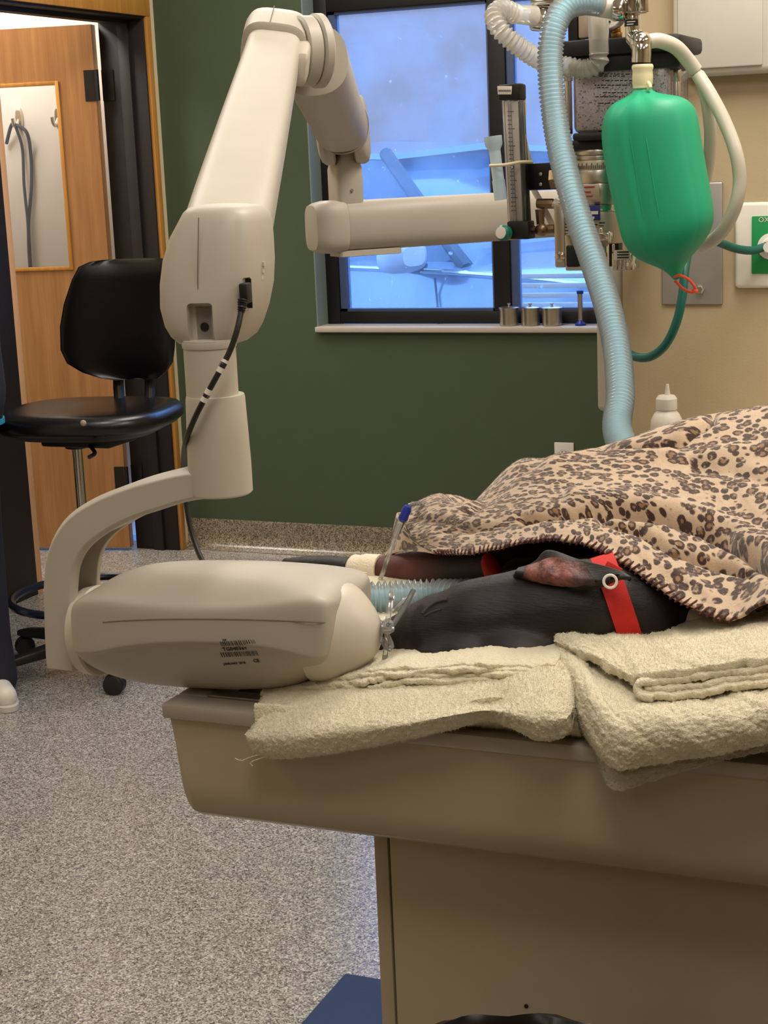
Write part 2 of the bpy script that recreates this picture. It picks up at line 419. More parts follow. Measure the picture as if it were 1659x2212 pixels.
def net(rows, nu, nv, fn=None, fold=None):
    """cubic patch through a control net of world points; UV in metres"""
    R = [[Vector(p) for p in r] for r in rows]; nr = len(R)
    def pt(u, v): return crom([crom(r, u) for r in R], v)
    G = [[pt(i/nu, j/nv) for i in range(nu+1)] for j in range(nv+1)]
    if fn:
        G2 = []
        for j in range(nv+1):
            row = []
            for i in range(nu+1):
                a = G[j][min(i+1, nu)]-G[j][max(i-1, 0)]; b = G[min(j+1, nv)][i]-G[max(j-1, 0)][i]
                nrm = a.cross(b); nrm = nrm.normalized() if nrm.length > 1e-12 else Vector((0,0,1))
                row.append(G[j][i] + fn(i/nu, j/nv, G[j][i], nrm))
            G2.append(row)
        G = G2
    vs = [p for r in G for p in r]; w_ = nu+1
    fs = [(j*w_+i, j*w_+i+1, (j+1)*w_+i+1, (j+1)*w_+i) for j in range(nv) for i in range(nu)]
    me = bpy.data.meshes.new('net'); me.from_pydata([tuple(v) for v in vs], [], fs); me.update()
    mid = G[nv//2]; U = [0]
    for a, b in zip(mid, mid[1:]): U.append(U[-1]+(b-a).length)
    V = [0]
    for j in range(nv): V.append(V[-1]+(G[j+1][nu//2]-G[j][nu//2]).length)
    uvl = me.uv_layers.new(name='UVMap')
    for p in me.polygons:
        for li in p.loop_indices:
            vi = me.loops[li].vertex_index; uvl.data[li].uv = (U[vi % w_], V[vi//w_])
    return me, G
def ext(rows, *dx):
    """carry every row on to the right of its last point, beyond the frame"""
    for r in rows:
        e = r[-1].copy()
        for d in dx: r.append(e+Vector((d, 0, 0)))
    return rows
def text(s, size, M, mat, parent, name='lettering', depth=.0002, align='LEFT'):
    cu = bpy.data.curves.new('t', 'FONT'); cu.body = s; cu.size = size; cu.extrude = depth; cu.align_x = align; cu.resolution_u = 2
    to = bpy.data.objects.new('t', cu); COL.objects.link(to)
    dg = bpy.context.evaluated_depsgraph_get(); dg.update()
    me = bpy.data.meshes.new_from_object(to.evaluated_get(dg)); bpy.data.objects.remove(to)
    me.transform(M); me.materials.clear()
    return link(name, me, mat, parent, smooth=0)
def basis(o, x, y):
    x = x.normalized(); z = x.cross(y).normalized(); y = z.cross(x)
    return Matrix(((x.x, y.x, z.x, o.x), (x.y, y.y, z.y, o.y), (x.z, y.z, z.z, o.z), (0,0,0,1)))

# ================================================================== THE ROOM
WX, WY = -3.17, 5.493            # left wall plane, back wall plane
CZ = 2.75
TX, TY = -.885, 3.40             # tan wall block: left end, front face
XR, YF = 2.6, -3.0
floor = struct(link('floor', box(WX-1.9, XR, YF, WY+.02, -.1, 0), FLOOR), 'grey speckled seamless epoxy floor', 'floor')
ceil_ = struct(link('ceiling', box(WX-1.9, XR, YF, WY+.25, CZ, CZ+.08), CEIL), 'plain white ceiling', 'ceiling')
# back wall with the window opening
wx0, wx1, wz0, wz1 = -2.574, -1.25, .855, 2.45
TH = .24
wall = join(box(WX, wx0, WY, WY+TH, 0, CZ), box(wx1, TX+.1, WY, WY+TH, 0, CZ), box(wx0, wx1, WY, WY+TH, 0, wz0-.02), box(wx0, wx1, WY, WY+TH, wz1, CZ))
struct(link('wall_back', wall, GREENWALL, smooth=0), 'dark green painted wall around the window')
struct(link('wall_right', box(TX, XR, TY, WY+TH, 0, CZ, .004), TANWALL), 'tan painted wall block carrying the gas outlet')
struct(link('wall_side', box(XR, XR+.1, YF, TY, 0, CZ), TANWALL, smooth=0), 'tan side wall')
struct(link('wall_front', box(WX-1.9, XR+.1, YF-.1, YF, 0, CZ), TANWALL, smooth=0), 'tan wall opposite the window')
# left wall with the doorway
dy0, dy1, dzt = 3.80, 5.425, 1.995
wl = join(box(WX-.18, WX, YF, dy0, 0, CZ), box(WX-.18, WX, dy1, WY+TH, 0, CZ), box(WX-.18, WX, dy0, dy1, dzt, CZ))
struct(link('wall_left', wl, CREAM, smooth=0), 'cream wall with the doorway')
struct(link('wall_corridor', box(-4.62, -4.52, 3.2, WY+TH, 0, CZ), plain('corridor_reflection_white', (214, 210, 205), .7), smooth=0), 'pale wall behind the open door')
struct(link('wall_corridor_end', box(-4.62, WX-.18, WY+.12, WY+TH, 0, CZ), plain('corridor_reflection_white', (214, 210, 205), .7), smooth=0), 'cream end wall behind the open door')  # whitish reflection of the door glass is put into the wall colour
struct(link('wall_corridor_near', box(-4.62, WX-.18, 3.1, 3.2, 0, CZ), CREAM, smooth=0), 'cream near end wall of the corridor')
# coved base along the back wall and tan block
def cove(x0, x1, y, name, lab):
    prof = [(0, .112), (-.006, .112), (-.006, .05)] + [(-.05+.044*cos(a), .05-.05*sin(a)+.0) for a in [pi/2*k/6 for k in range(7)]] + [(-.055, .001), (0, .001)]
    vs, fs = [], []
    for x in (x0, x1):
        for (dy, z) in prof: vs.append(Vector((x, y+dy, z)))
    n = len(prof)
    for i in range(n): j = (i+1) % n; fs.append((i, j, n+j, n+i))
    fs += [tuple(range(n)), tuple(n+i for i in range(n))[::-1]]
    return struct(link(name, mesh_from(vs, fs), COVE), lab, 'baseboard')
cove(WX+.001, TX, WY, 'baseboard_back', 'speckled coved base under the green wall')
cove(TX, XR, TY, 'baseboard_right', 'speckled coved base under the tan wall')
# ------------------------------------------------------------------ window
win = bpy.data.objects.new('window_1', None); COL.objects.link(win); win.location = (wx0, WY+.07, wz0)
win['kind'] = 'structure'; win['label'] = 'black framed window with hazy panes above the sill'; win['category'] = 'window'
FYa, FYb = WY+.09, WY+.15
def wpart(name, x0, x1, z0, z1, y0=FYa, y1=FYb, mat=WINFRAME, bev=.003): return link(name, box(x0, x1, y0, y1, z0, z1, bev), mat, win)
fx0 = wx0
wpart('frame_side', fx0, fx0+.055, wz0, wz1); wpart('frame_side', wx1-.055, wx1, wz0, wz1)
wpart('frame_bottom', fx0+.055, wx1-.055, wz0, wz0+.045); wpart('frame_top', fx0+.055, wx1-.055, wz1-.05, wz1)
mA = PY(1058, 300, FYa).x; mB = mA+.062
wpart('mullion', mA, mB, wz0+.045, wz1-.05)
zt0 = 1.962; wpart('transom', fx0+.055, mA, zt0, zt0+.07); wpart('transom', mB, wx1-.055, zt0, zt0+.07)
SASH = plain('daylit_blue_sash', (70, 84, 120), .45)  # daylight's blue is put into the sash colour
for (a, b, c, d) in ((fx0+.055, mA, wz0+.045, zt0), (mB, wx1-.055, wz0+.045, zt0), (fx0+.055, mA, zt0+.07, wz1-.05), (mB, wx1-.055, zt0+.07, wz1-.05)):
    s = .016
    link('sash', join(box(a, a+s*1.6, FYa+.012, FYb-.008, c, d), box(b-s*.5, b, FYa+.012, FYb-.008, c, d), box(a, b, FYa+.012, FYb-.008, c, c+s*.6), box(a, b, FYa+.012, FYb-.008, d-s*.6, d)), SASH, win, smooth=0)
    link('pane', box(a+s*1.6, b-s*.5, FYb-.03, FYb-.026, c+s*.6, d-s*.6), GLASS, win, smooth=0)
REVEAL = plain('daylit_reveal', (126, 140, 136), .6)  # paler strips added so the reveals look daylit; daylight is in their colour
link('reveal', box(wx0-.001, wx0+.005, WY+.001, FYa, wz0, wz1), REVEAL, win, smooth=0); link('reveal', box(wx1-.005, wx1+.001, WY+.001, FYa, wz0, wz1), REVEAL, win, smooth=0)
link('window_sill', box(wx0, wx1, WY-.022, FYa, wz0-.02, wz0, .004), SILL, win)
# ------------------------------------------------------------------ doorway
dr = bpy.data.objects.new('door_1', None); COL.objects.link(dr); dr.location = (WX-.1, 5.0, 0)
dr['kind'] = 'structure'; dr['label'] = 'maple door with a glass lite standing open in a dark frame'; dr['category'] = 'door'
jy = 5.405
link('jamb', box(WX-.185, WX+.004, jy, dy1, 0, dzt, .002), DARKFRAME, dr)
link('door_stop', box(WX-.10, WX-.055, jy-.014, jy, 0, dzt-.03, .002), DARKFRAME, dr)
link('frame_head', join(box(WX-.185, WX+.004, dy0, jy, dzt-.02, dzt), box(WX-.10, WX-.055, dy0, jy-.014, dzt-.035, dzt-.02)), DARKFRAME, dr, smooth=0)
link('casing', box(WX, WX+.016, dy1-.012, 5.444, 0, dzt-.012, .003), TRIM, dr)
link('casing', box(WX, WX+.016, dy0-.07, 5.444, dzt-.012, dzt+.055, .003), TRIM, dr)
# strike side: dark post with a pale wooden edge strip
sp = PZ(86, 1278, 0)
link('jamb', box(WX-.185, WX-.165, 3.81, sp.y-.03, 0, dzt-.02), DARKFRAME, dr, smooth=0)
link('edge_strip', box(WX-.19, WX-.165, sp.y-.03, sp.y+.003, 0, dzt-.02, .002), WOODLIGHT, dr)
# leaf
A = PZ(281, 1183, .012); A.z = 0; B = PZ(80, 1183, .012); B.z = 0
ld = (B-A).normalized(); LW = .80; ln = Vector((-ld.y, ld.x, 0)); 
if ln.dot(CP-A) < 0: ln = -ln
Mleaf = basis(A, ld, Vector((0,0,1)))          # local x along leaf, y up, z = out of face
if Mleaf.to_3x3().col[2].dot(ln) < 0: sgn = -1
else: sgn = 1
def lbox(name, x0, x1, z0, z1, d0, d1, mat, parent, bev=.0015): return link(name, box(x0, x1, z0, z1, min(d0*sgn, d1*sgn), max(d0*sgn, d1*sgn), bev, mat=Mleaf), mat, parent)
def onleaf(x, y):     # pixel -> (along, up) on the leaf face
    d = ray(x, y); t = (A-CP).dot(ln)/d.dot(ln); q = CP+d*t-A; return q.dot(ld), q.z
lx, lzb = onleaf(152, 576); lx2, lzt = onleaf(134, 182)
LT = onleaf(203, 52)[1]
x0l = lx
leaf = link('door_leaf', join(box(0, x0l, .012, LT, -.045 if sgn > 0 else 0, 0 if sgn > 0 else .045, mat=Mleaf), box(x0l+.42, LW, .012, LT, -.045 if sgn > 0 else 0, 0 if sgn > 0 else .045, mat=Mleaf),
    box(x0l, x0l+.42, .012, lzb, -.045 if sgn > 0 else 0, 0 if sgn > 0 else .045, mat=Mleaf), box(x0l, x0l+.42, lzt, LT, -.045 if sgn > 0 else 0, 0 if sgn > 0 else .045, mat=Mleaf)), WOOD, dr, smooth=0)
lbox('pane', x0l, x0l+.42, lzb, lzt, -.024, -.020, LITE, leaf, 0)
for (a, b, c, d) in ((x0l-.012, x0l+.002, lzb-.012, lzt+.012), (x0l+.418, x0l+.432, lzb-.012, lzt+.012), (x0l+.002, x0l+.418, lzb-.012, lzb+.002), (x0l+.002, x0l+.418, lzt-.002, lzt+.012)):
    lbox('glazing_bead', a, b, c, d, 0, .006, TRIM, leaf)
for (hx, hy) in ((232, 185), (297, 1030)):
    hz = PX(hx, hy, WX-.18).z
    hp = Vector((A.x+.008, A.y+.005, hz))
    link('hinge', join(box(hp.x-.004, hp.x+.045, jy-.004, jy+.001, hz-.055, hz+.055), cyl(hp+Vector((0, -.004, -.055)), hp+Vector((0, -.004, .055)), .008, n=10), box(.002, .04, hz-.055, hz+.055, -.001, .003, mat=Mleaf) if sgn > 0 else box(.002, .04, hz-.055, hz+.055, -.003, .001, mat=Mleaf)), BLACKMETAL, dr)
# hooks and leash on the corridor wall
CYW = WY+.12
def hook(px, py, label):
    c = PY(px, py, CYW)
    t = thing('wall_hook', (c.x, CYW, c.z-.05), label, 'hook', None)
    link('back_plate', loft([sell(Vector((c.x, CYW-q, c.z)), .017*k, Vector((1,0,0)), .045*k, Vector((0,0,1)), 2.4, 20) for q, k in ((0, 1), (.006, 1), (.012, .8))]), STEEL, t)
    link('prong', tube([Vector((c.x, CYW-.008, c.z-.005)), Vector((c.x, CYW-.03, c.z-.03)), Vector((c.x, CYW-.045, c.z-.02)), Vector((c.x, CYW-.05, c.z+.002))], .007, .004, 10), STEEL, t)
    return c
h1 = hook(43, 257, 'steel coat hook holding the blue leash, seen through the door glass')
h2 = hook(128, 254, 'empty steel coat hook beside the hook with the leash')
lp = [PY(14, 310, CYW-.012), PY(24, 272, CYW-.03), h1+Vector((0, -.036, -.022)), PY(57, 285, CYW-.035), PY(66, 330, CYW-.012), PY(68, 400, CYW-.012), PY(62, 480, CYW-.012), PY(64, 540, CYW-.012), PY(68, 600, CYW-.012)]
lp2 = [h1+Vector((.003, -.038, -.027)), PY(48, 320, CYW-.012), PY(52, 400, CYW-.02), PY(60, 480, CYW-.024), PY(62, 540, CYW-.022), PY(66, 595, CYW-.024)]
lsh = thing('leash', h1, 'dark blue rope leash hanging from a steel hook behind the door glass', 'leash')
link('loop', tube(lp, .007, .01, 8), LEASH, lsh); link('tail', tube(lp2, .006, .01, 8), LEASH, lsh)

# ================================================================== OUTSIDE
struct(link('ground_outside', box(-22, 8, WY+TH, 26, -.35, -.15), ASPHALT, smooth=0), 'grey asphalt outside the window', 'ground')
ob = thing('building', (-6, 13, -.15), 'pale mauve building wall outside the window', 'building')
link('wall', box(-16, 4, 13, 13.3, -.15, 4.2), OUTWALL, ob, smooth=0)
q = PY(862, 340, 12.9); link('vent', box(q.x-.09, q.x+.09, 12.85, 13.0, q.z-.16, q.z+.13, .02), plain('slate_vent', (96, 100, 122), .7), ob)
link('parapet', box(-16, 4, 12.93, 13.35, 4.2, 4.4), OUTWALL, ob, smooth=0)
q = PY(985, 400, 11.5); bx_ = thing('utility_cabinet', (q.x, 11.5, -.15), 'dark blue grey utility cabinet standing outside by the building', 'cabinet')
link('body', box(q.x-.18, q.x+.18, 11.4, 11.8, -.15, q.z+.1, .01), plain('cabinet_blue', (50, 66, 110), .6), bx_)
link('door', box(q.x-.15, q.x+.15, 11.385, 11.4, .0, q.z+.06, .004), plain('cabinet_blue2', (56, 72, 118), .6), bx_)
q = PY(700, 400, 12.2)
rl = thing('guard_rail', (q.x, 12.2, -.15), 'pale guard rail outside in front of the building', 'rail')
link('rail', box(-7.5, PY(905, 400, 12.2).x, 12.17, 12.2, q.z-.02, q.z+.03, .008), WHITE, rl)
for k in range(4): link('post', box(-7.2+k*.75, -7.14+k*.75, 12.2, 12.24, -.15, q.z+.02), WHITE, rl, smooth=0)
sf_ = thing('slatted_fence', (PY(1180, 640, 6.35).x, 6.35, -.15), 'low pale slatted fence just outside the right hand pane', 'fence')
for k in range(5):
    z_ = PY(1180, 596+k*21, 6.35).z; link('slat', box(PY(1092, 600, 6.35).x, PY(1420, 600, 6.35).x, 6.34, 6.36, z_-.010, z_+.010, .003), WHITE, sf_)
for x in (1094, 1400): link('post', box(PY(x, 600, 6.36).x, PY(x, 600, 6.36).x+.04, 6.36, 6.40, -.15, PY(1180, 590, 6.35).z, .003), WHITE, sf_)
# car, nose turned towards the window
hd = Vector((.9, -.44, 0)); hd.normalize(); lat = Vector((-hd.y, hd.x, 0))   # lateral
if lat.x > 0: lat = -lat                                                          # +lat: towards picture left
fc = PD(868, 562, 8.0)+hd*1.62-lat*1.06
def cp(a, b, z): return Vector((fc.x, fc.y, 0)) - hd*a + lat*b + Vector((0,0,z-.15))
car = thing('parked_car', cp(2.2, 0, 0), 'white parked car seen side on through the window', 'car')
def csec(a, w_, z0, zs, zh): return [cp(a, b, z) for b, z in ((-w_, z0), (-w_*1.0, zs-.12), (-w_*.96, zs), (-w_*.72, zh-.015), (0, zh), (w_*.72, zh-.015), (w_*.96, zs), (w_*1.0, zs-.12), (w_, z0))]
link('body', loft([csec(.0, .78, .38, .82, .86), csec(.06, .86, .3, .90, .95), csec(.3, .93, .25, .98, 1.05), csec(.9, .95, .25, 1.03, 1.12), csec(1.45, .95, .25, 1.06, 1.16), csec(2.4, .95, .25, 1.06, 1.10), csec(4.3, .93, .3, 1.05, 1.08), csec(4.6, .86, .4, .95, 1.0)]), CARPAINT, car, 40)
def cab(a, w_, z, wt): return [cp(a, b, zz) for b, zz in ((-w_, 1.05), (-wt, z), (0, z+.03), (wt, z), (w_, 1.05))]
link('cabin', loft([cab(1.35, .86, 1.08, .84), cab(2.15, .86, 1.60, .66), cab(3.6, .86, 1.62, .66), cab(4.3, .82, 1.15, .78)]), CARGLASS, car, 40)
link('roof', loft([[cp(a, b, z) for b, z in ((-.67, zz), (0, zz+.035), (.67, zz), (.67, zz+.03), (0, zz+.07), (-.67, zz+.03))] for a, zz in ((2.1, 1.585), (2.9, 1.62), (3.7, 1.60))]), CARPAINT, car, 40)
for s in (1, -1):
    link('pillar', tube([cp(1.38, s*.86, 1.06), cp(1.75, s*.78, 1.34), cp(2.15, s*.67, 1.62)], .035, .05, 8), CARDARK, car)
    mr = link('wing_mirror', loft([sell(cp(1.62+a, s*1.06, 1.13), .13*k, lat, .085*k, Vector((0,0,1)), 3, 20) for a, k in ((-.09, .55), (-.06, .85), (0, 1), (.04, .98))]), plain('mirror_shell', (190, 178, 180), .35), car)
    link('mirror_stalk', tube([cp(1.66, s*.86, 1.05), cp(1.64, s*.98, 1.07), cp(1.63, s*1.04, 1.1)], .03, .02, 8), CARDARK, mr)
    link('headlight', loft([sell(cp(-.015+a, s*.66, .80), .17*k, lat, .075*k, Vector((0,0,1)), 3, 20) for a, k in ((.1, 1), (0, 1), (-.015, .8))]), AMBER if s > 0 else WHITE, car)
    for a in (.85, 3.7):
        link('wheel', lathe([(.1, -.1), (.3, -.11), (.33, -.06), (.33, .06), (.3, .11), (.1, .1)], 24, cp(a, s*.88, .33), lat), RUBBER, car)
link('grille', box(0, 1, 0, 1, 0, 1, mat=basis(cp(-.005, .45, .56), -lat, Vector((0,0,1))) @ Matrix.Diagonal((.9, .34, .02, 1))), CARDARK, car)
for k in range(6): link('grille_slat', box(0, 1, 0, 1, 0, 1, .02, mat=basis(cp(-.02, .47, .565+k*.056), -lat, Vector((0,0,1))) @ Matrix.Diagonal((.94, .026, .03, 1))), CARPAINT, car)
link('bumper', tube([cp(.22, .96, .45), cp(.0, .82, .45), cp(-.06, 0, .45), cp(.0, -.82, .45), cp(.22, -.96, .45)], .10, .06, 10), CARPAINT, car)
link('door_seam', tube([cp(1.5, .958, 1.02), cp(1.48, .962, .8), cp(1.5, .962, .4)], .006, .05, 6), CARDARK, car)
link('belt_strip', tube([cp(1.3, .93, 1.045), cp(2.2, .935, 1.055), cp(3.4, .93, 1.05)], .012, .06, 8), CHROME, car)
link('fender_highlight', tube([cp(.3, .93, .99), cp(.8, .955, 1.03), cp(1.45, .95, 1.05)], .010, .06, 8), CHROME, car)  # added chrome strip stands for the highlight along the fender crease
mk = PIX(cp(1.0, .96, .95)); link('side_marker', box(-.07, .07, -.03, .03, -.01, .012, .008, mat=basis(cp(.98, .962, .88), hd, Vector((0,0,1)))), AMBER, car)
link('wiper', tube([cp(1.42, .5, 1.10), cp(1.6, .1, 1.26)], .012, .05, 6), CARDARK, car)

# ================================================================== TREATMENT TABLE
TBY, TBX, TBZ = 1.391, -.849, .914
TB2 = 2.03                        # far edge
tb = thing('treatment_table', (.1, 1.7, 0), 'cream tub treatment table on a panelled pedestal under the dog', 'table')
# tub body: section across X/Z with rounded lower corners, lofted along Y
def tubring(y, inset, dz):
    x0, x1, z0, z1 = TBX+.006+inset, 1.05-inset, .788+dz, TBZ-.014
    pts = [Vector((x0, y, z1))]
    for k in range(9):
        a = pi/2*k/8; pts.append(Vector((x0+.005+.017*(1-cos(a)), y, z0+.05*(1-sin(a)))))
    for k in range(9):
        a = pi/2*(1-k/8); pts.append(Vector((x1-.005-.017*(1-cos(a)), y, z0+.05*(1-sin(a)))))
    pts.append(Vector((x1, y, z1))); return pts
yy0 = TBY+.006
rings = [tubring(yy0, .0, .012+.035), tubring(yy0+.001, .0, .012+.02), tubring(yy0+.005, .0, .008), tubring(yy0+.015, .001, .001), tubring(yy0+.03, .002, 0), tubring(TB2-.03, .002, 0), tubring(TB2-.006, 0, .03)]
# the front face bulges down slightly: rounded lower front edge
body = link('tub_body', loft(rings), TABLE, tb, 50)
rim = link('rim', join(box(TBX, 1.06, TBY, TBY+.035, TBZ-.016, TBZ, .003), box(TBX, 1.06, TB2-.035, TB2, TBZ-.016, TBZ, .003), box(TBX, TBX+.035, TBY+.035, TB2-.035, TBZ-.016, TBZ, .003), box(1.025, 1.06, TBY+.035, TB2-.035, TBZ-.016, TBZ, .003)), TABLERIM, tb)
link('steel_edge', join(box(TBX+.036, TBX+.06, TBY+.036, TB2-.036, TBZ-.02, TBZ+.001), box(TBX+.06, 1.02, TBY+.036, TBY+.055, TBZ-.02, TBZ+.001), box(TBX+.06, 1.02, TB2-.055, TB2-.036, TBZ-.02, TBZ+.001)), STEEL, tb, smooth=0)
link('tub_floor', box(TBX+.06, 1.02, TBY+.055, TB2-.055, TBZ-.02, TBZ-.006), plain('tub_floor_dark', (70, 66, 62), .35), tb, smooth=0)
# pedestal
PYF = 1.47
pl_ = PY(815, 2000, PYF).x; gv = PY(847, 2000, PYF).x
link('corner_panel', box(pl_, gv-.0012, PYF, 1.95, 0, .80, .002), TABLE, tb)
link('front_panel', box(gv+.0012, .9, PYF, PYF+.02, .0, .80, .001), TABLE, tb)
link('pedestal_core', box(gv-.002, .9, PYF+.02, 1.95, 0, .80), DARKFRAME, tb, smooth=0)
sc_ = PY(1137, 2173, PYF); link('screw', cyl(Vector((sc_.x, PYF-.001, sc_.z)), Vector((sc_.x, PYF+.004, sc_.z)), .0022, n=10), BLACK, tb)
# mat
mc = PZ(745, 2100, .015)
tag(link('floor_mat', box(mc.x, .5, 1.98, mc.y, 0, .015, .005), BLUEMAT), 'dark blue rubber mat on the floor beside the table pedestal', 'mat')
# bin with liner
bc = PY(1165, 2268, 1.24); bz = PY(1165, 2172, 1.40).z
bn = thing('waste_bin', (bc.x, 1.24, 0), 'waste bin with a black liner under the table edge', 'bin')
link('bin_body', lathe([(.115, 0), (.12, .01), (.155, bz-.06), (.16, bz-.05)], 32, Vector((bc.x, 1.24, 0))), plain('bin_grey', (60, 60, 62), .5), bn)
def liner():
    vs, fs = [], []; n = 64; pr = [(.158, bz-.2), (.165, bz-.12), (.167, bz-.03), (.162, bz-.004), (.155, bz), (.147, bz-.01), (.14, bz-.1), (.13, bz-.25)]
    for k, (r, z) in enumerate(pr):
        for i in range(n):
            a = 2*pi*i/n; j = .0035*sin(7*a+k)+.0025*sin(17*a-k*1.3)
            vs.append(Vector((bc.x+(r+j)*cos(a), 1.24+(r+j)*.95*sin(a), z+.005*sin(3*a+1)+.002*sin(11*a))))
    for k in range(len(pr)-1):
        for i in range(n): j = (i+1) % n; fs.append((k*n+i, k*n+j, (k+1)*n+j, (k+1)*n+i))
    return mesh_from(vs, fs)
link('bin_liner', liner(), BLACKBAG, bn)

# ================================================================== X-RAY UNIT
XR_D = 1.68
xr = thing('dental_xray_unit', PY(1320, 880, TY+.1), 'ivory wall mounted dental x-ray unit on a folding arm over the table', 'x-ray unit')
# wall mount on the end face of the tan wall
bx0 = PY(1288, 730, TY+.02).x
zb = PY(1310, 884, TY+.05).z
link('wall_mount', box(bx0, TX, TY+.015, TY+.20, zb, 1.50, .012, 3), PLASTIC, xr)
up = Vector((0, 0, 1))
# extension arm
eL, eR = PD(690, 474, 3.18), PD(1318, 470, 3.46); eL.z = (eL.z+eR.z)/2; eR.z = eL.z
ed = (eR-eL).normalized(); en = up.cross(ed).normalized()
def erings(pts, e=3.0): return loft([sell(eL+ed*s, .040*kw, en, .0485*kh, up, e, 32) for s, kw, kh in pts])
Le = (eR-eL).length
link('extension_arm', erings([(.045, .96, .95), (.048, 1, 1), (.3, 1, 1), (Le-.03, 1, .98), (Le, .9, .9)]), PLASTIC2, xr)
link('arm_end_cap', erings([(-.020, .5, .70), (-.018, .75, .88), (-.008, .93, .97), (.01, 1.03, 1.04), (.04, 1.04, 1.04), (.0455, 1.0, 1.0)], 3.4), PLASTIC2, xr)
link('under_cover', box(0, 1, 0, 1, 0, 1, .08, mat=basis(eL+ed*.03-up*.058-en*.03, ed, en) @ Matrix.Diagonal((.13, .06, .012, 1))), PLASTIC, xr)
# swivel post
pt = eL+ed*.058
pz0 = eL.z+.046
pk = PD(739, 310, 3.17); pk.z = pz0+.105
def prect(z, w_, d_): return sell(Vector((pt.x, pt.y, z)), w_, ed, d_, en, 6, 24)
link('swivel_post', loft([prect(pz0-.004, .027, .027), prect(pz0+.003, .028, .028), prect(pz0+.062, .028, .028), prect(pz0+.075, .024, .027), prect(pz0+.086, .0175, .025), prect(pz0+.14, .017, .022)]), PLASTIC2, xr)
so = Vector((pt.x, pt.y, pz0+.022))-en*.0285
link('screw', cyl(so, so-en*.002, .003, n=12), STEEL, xr)
# scissor arms
K = Vector((pt.x, pt.y, pz0+.135)); Kp = PIX(K)
E2 = PD(676, 130, 2.46)
J = PD(474, 575, XR_D+.02)
E3 = PD(594, 104, 2.40)
def armrings(a, b, specs, e=3.2, roll=None, n=32):
    d = (b-a).normalized(); x = roll if roll else d.cross(up).normalized(); x = (x-d*x.dot(d)).normalized(); y = x.cross(d)
    if y.z < 0: y = -y
    return [sell(a+(b-a)*t, w_, x, h_, y, e, n) for t, w_, h_ in specs]
dirx = (Vector((CR.x, CR.y, 0)).normalized()*.9 + Vector((CF.x, CF.y, 0)).normalized()*.42).normalized()
link('rear_arm', loft(armrings(K, E2, [(.0, .046, .046), (.06, .051, .051), (.5, .050, .050), (1, .052, .052)], 2.4, dirx)), PLASTIC2, xr)
kd = (E2-K).normalized()
# knuckle: rounded fork around the post
for s in (-1, 1):
    c = K + kd*.012 + dirx*(s*.037)
    link('knuckle', loft([sell(c+dirx*(s*q), .068*k, kd, .066*k, kd.cross(dirx).normalized(), 2.0, 32) for q, k in ((-.017, .9), (-.014, 1), (.004, 1), (.012, .92), (.017, .7))]), PLASTIC2, xr)
kc = K+kd*.07
link('collar_seam', lathe([(.0520, 0), (.0535, .0005), (.0535, .0014), (.0520, .0018)], 40, kc, kd), plain('seam_taupe', (120, 112, 100), .7), xr)  # taupe line marks the joint between the plastic parts
# forearm from elbow to the lower joint
link('forearm', loft(armrings(J, E3, [(0, .046, .042), (.18, .0455, .042), (.5, .043, .040), (.85, .0395, .037), (.985, .039, .036)], 4.2, dirx)), PLASTIC, xr)
fd = (E3-J).normalized(); fy = dirx.cross(fd).normalized()
if fy.z < 0: fy = -fy
dx2 = (dirx-fd*dirx.dot(fd)).normalized()
# elbow housing
ebow = link('elbow_housing', loft([sell(E3+fd*t+fy*.0, w_, dx2, h_, fy, 3.6, 36) for t, w_, h_ in ((-.040, .043, .042), (-.037, .0470, .0465), (.02, .0480, .0475), (.044, .0465, .046), (.056, .041, .040), (.061, .030, .029))]), PLASTIC2, xr)
link('seam_line', tube([E3+fd*.0612-dx2*.008, E3+fd*.045+fy*.0462-dx2*.008, E3+fd*.02+fy*.0477-dx2*.008, E3-fd*.037+fy*.0467-dx2*.008], .0007, .006, 6), plain('seam_taupe', (120, 112, 100), .7), ebow)
ec = E3-fd*.018
for nm, q0, q1, r0 in (('pivot_disc', .036, .060, .050), ('pivot_disc', .060, .076, .053)):
    link(nm, lathe([(r0-.004, q0), (r0, q0+.003), (r0, q1-.003), (r0-.004, q1)], 40, ec, dirx), PLASTIC2, xr)
tc_ = ec-fd*.050+dirx*.046
link('release_tab', loft([sell(tc_+fd*t, .013*k, dirx, .026*k, fy, 4, 20) for t, k in ((-.05, .6), (-.045, .9), (-.01, 1), (.03, 1), (.036, .8))]), PLASTIC, xr)
# lower joint housing, axis aligned with the room
hs = []
JX, JYd = Vector((1,0,0)), Vector((0,1,0))
def jp(x, y): return PD(x, y, XR_D)
for (y, xl, xr_, dep) in ((441, 440, 525, .026), (443, 424, 540, .036), (448, 408, 556, .044), (458, 398, 567, .048), (475, 390, 574, .051), (510, 372, 580, .054), (560, 358, 586, .056), (610, 354, 587, .056), (660, 357, 580, .054), (700, 370, 568, .050), (722, 385, 556, .046), (736, 402, 538, .040), (739, 420, 520, .03)):
    a, b = jp(xl, y), jp(xr_, y); c = (a+b)/2; hw = (b-a).length/2*.93
    hs.append(sell(Vector((c.x, c.y, (a.z+b.z)/2)), hw, (CR*Vector((1,1,0)).normalized().dot(Vector((1,1,0)).normalized())), dep, Vector((-CR.y, CR.x, 0)).normalized(), 3.6, 40))
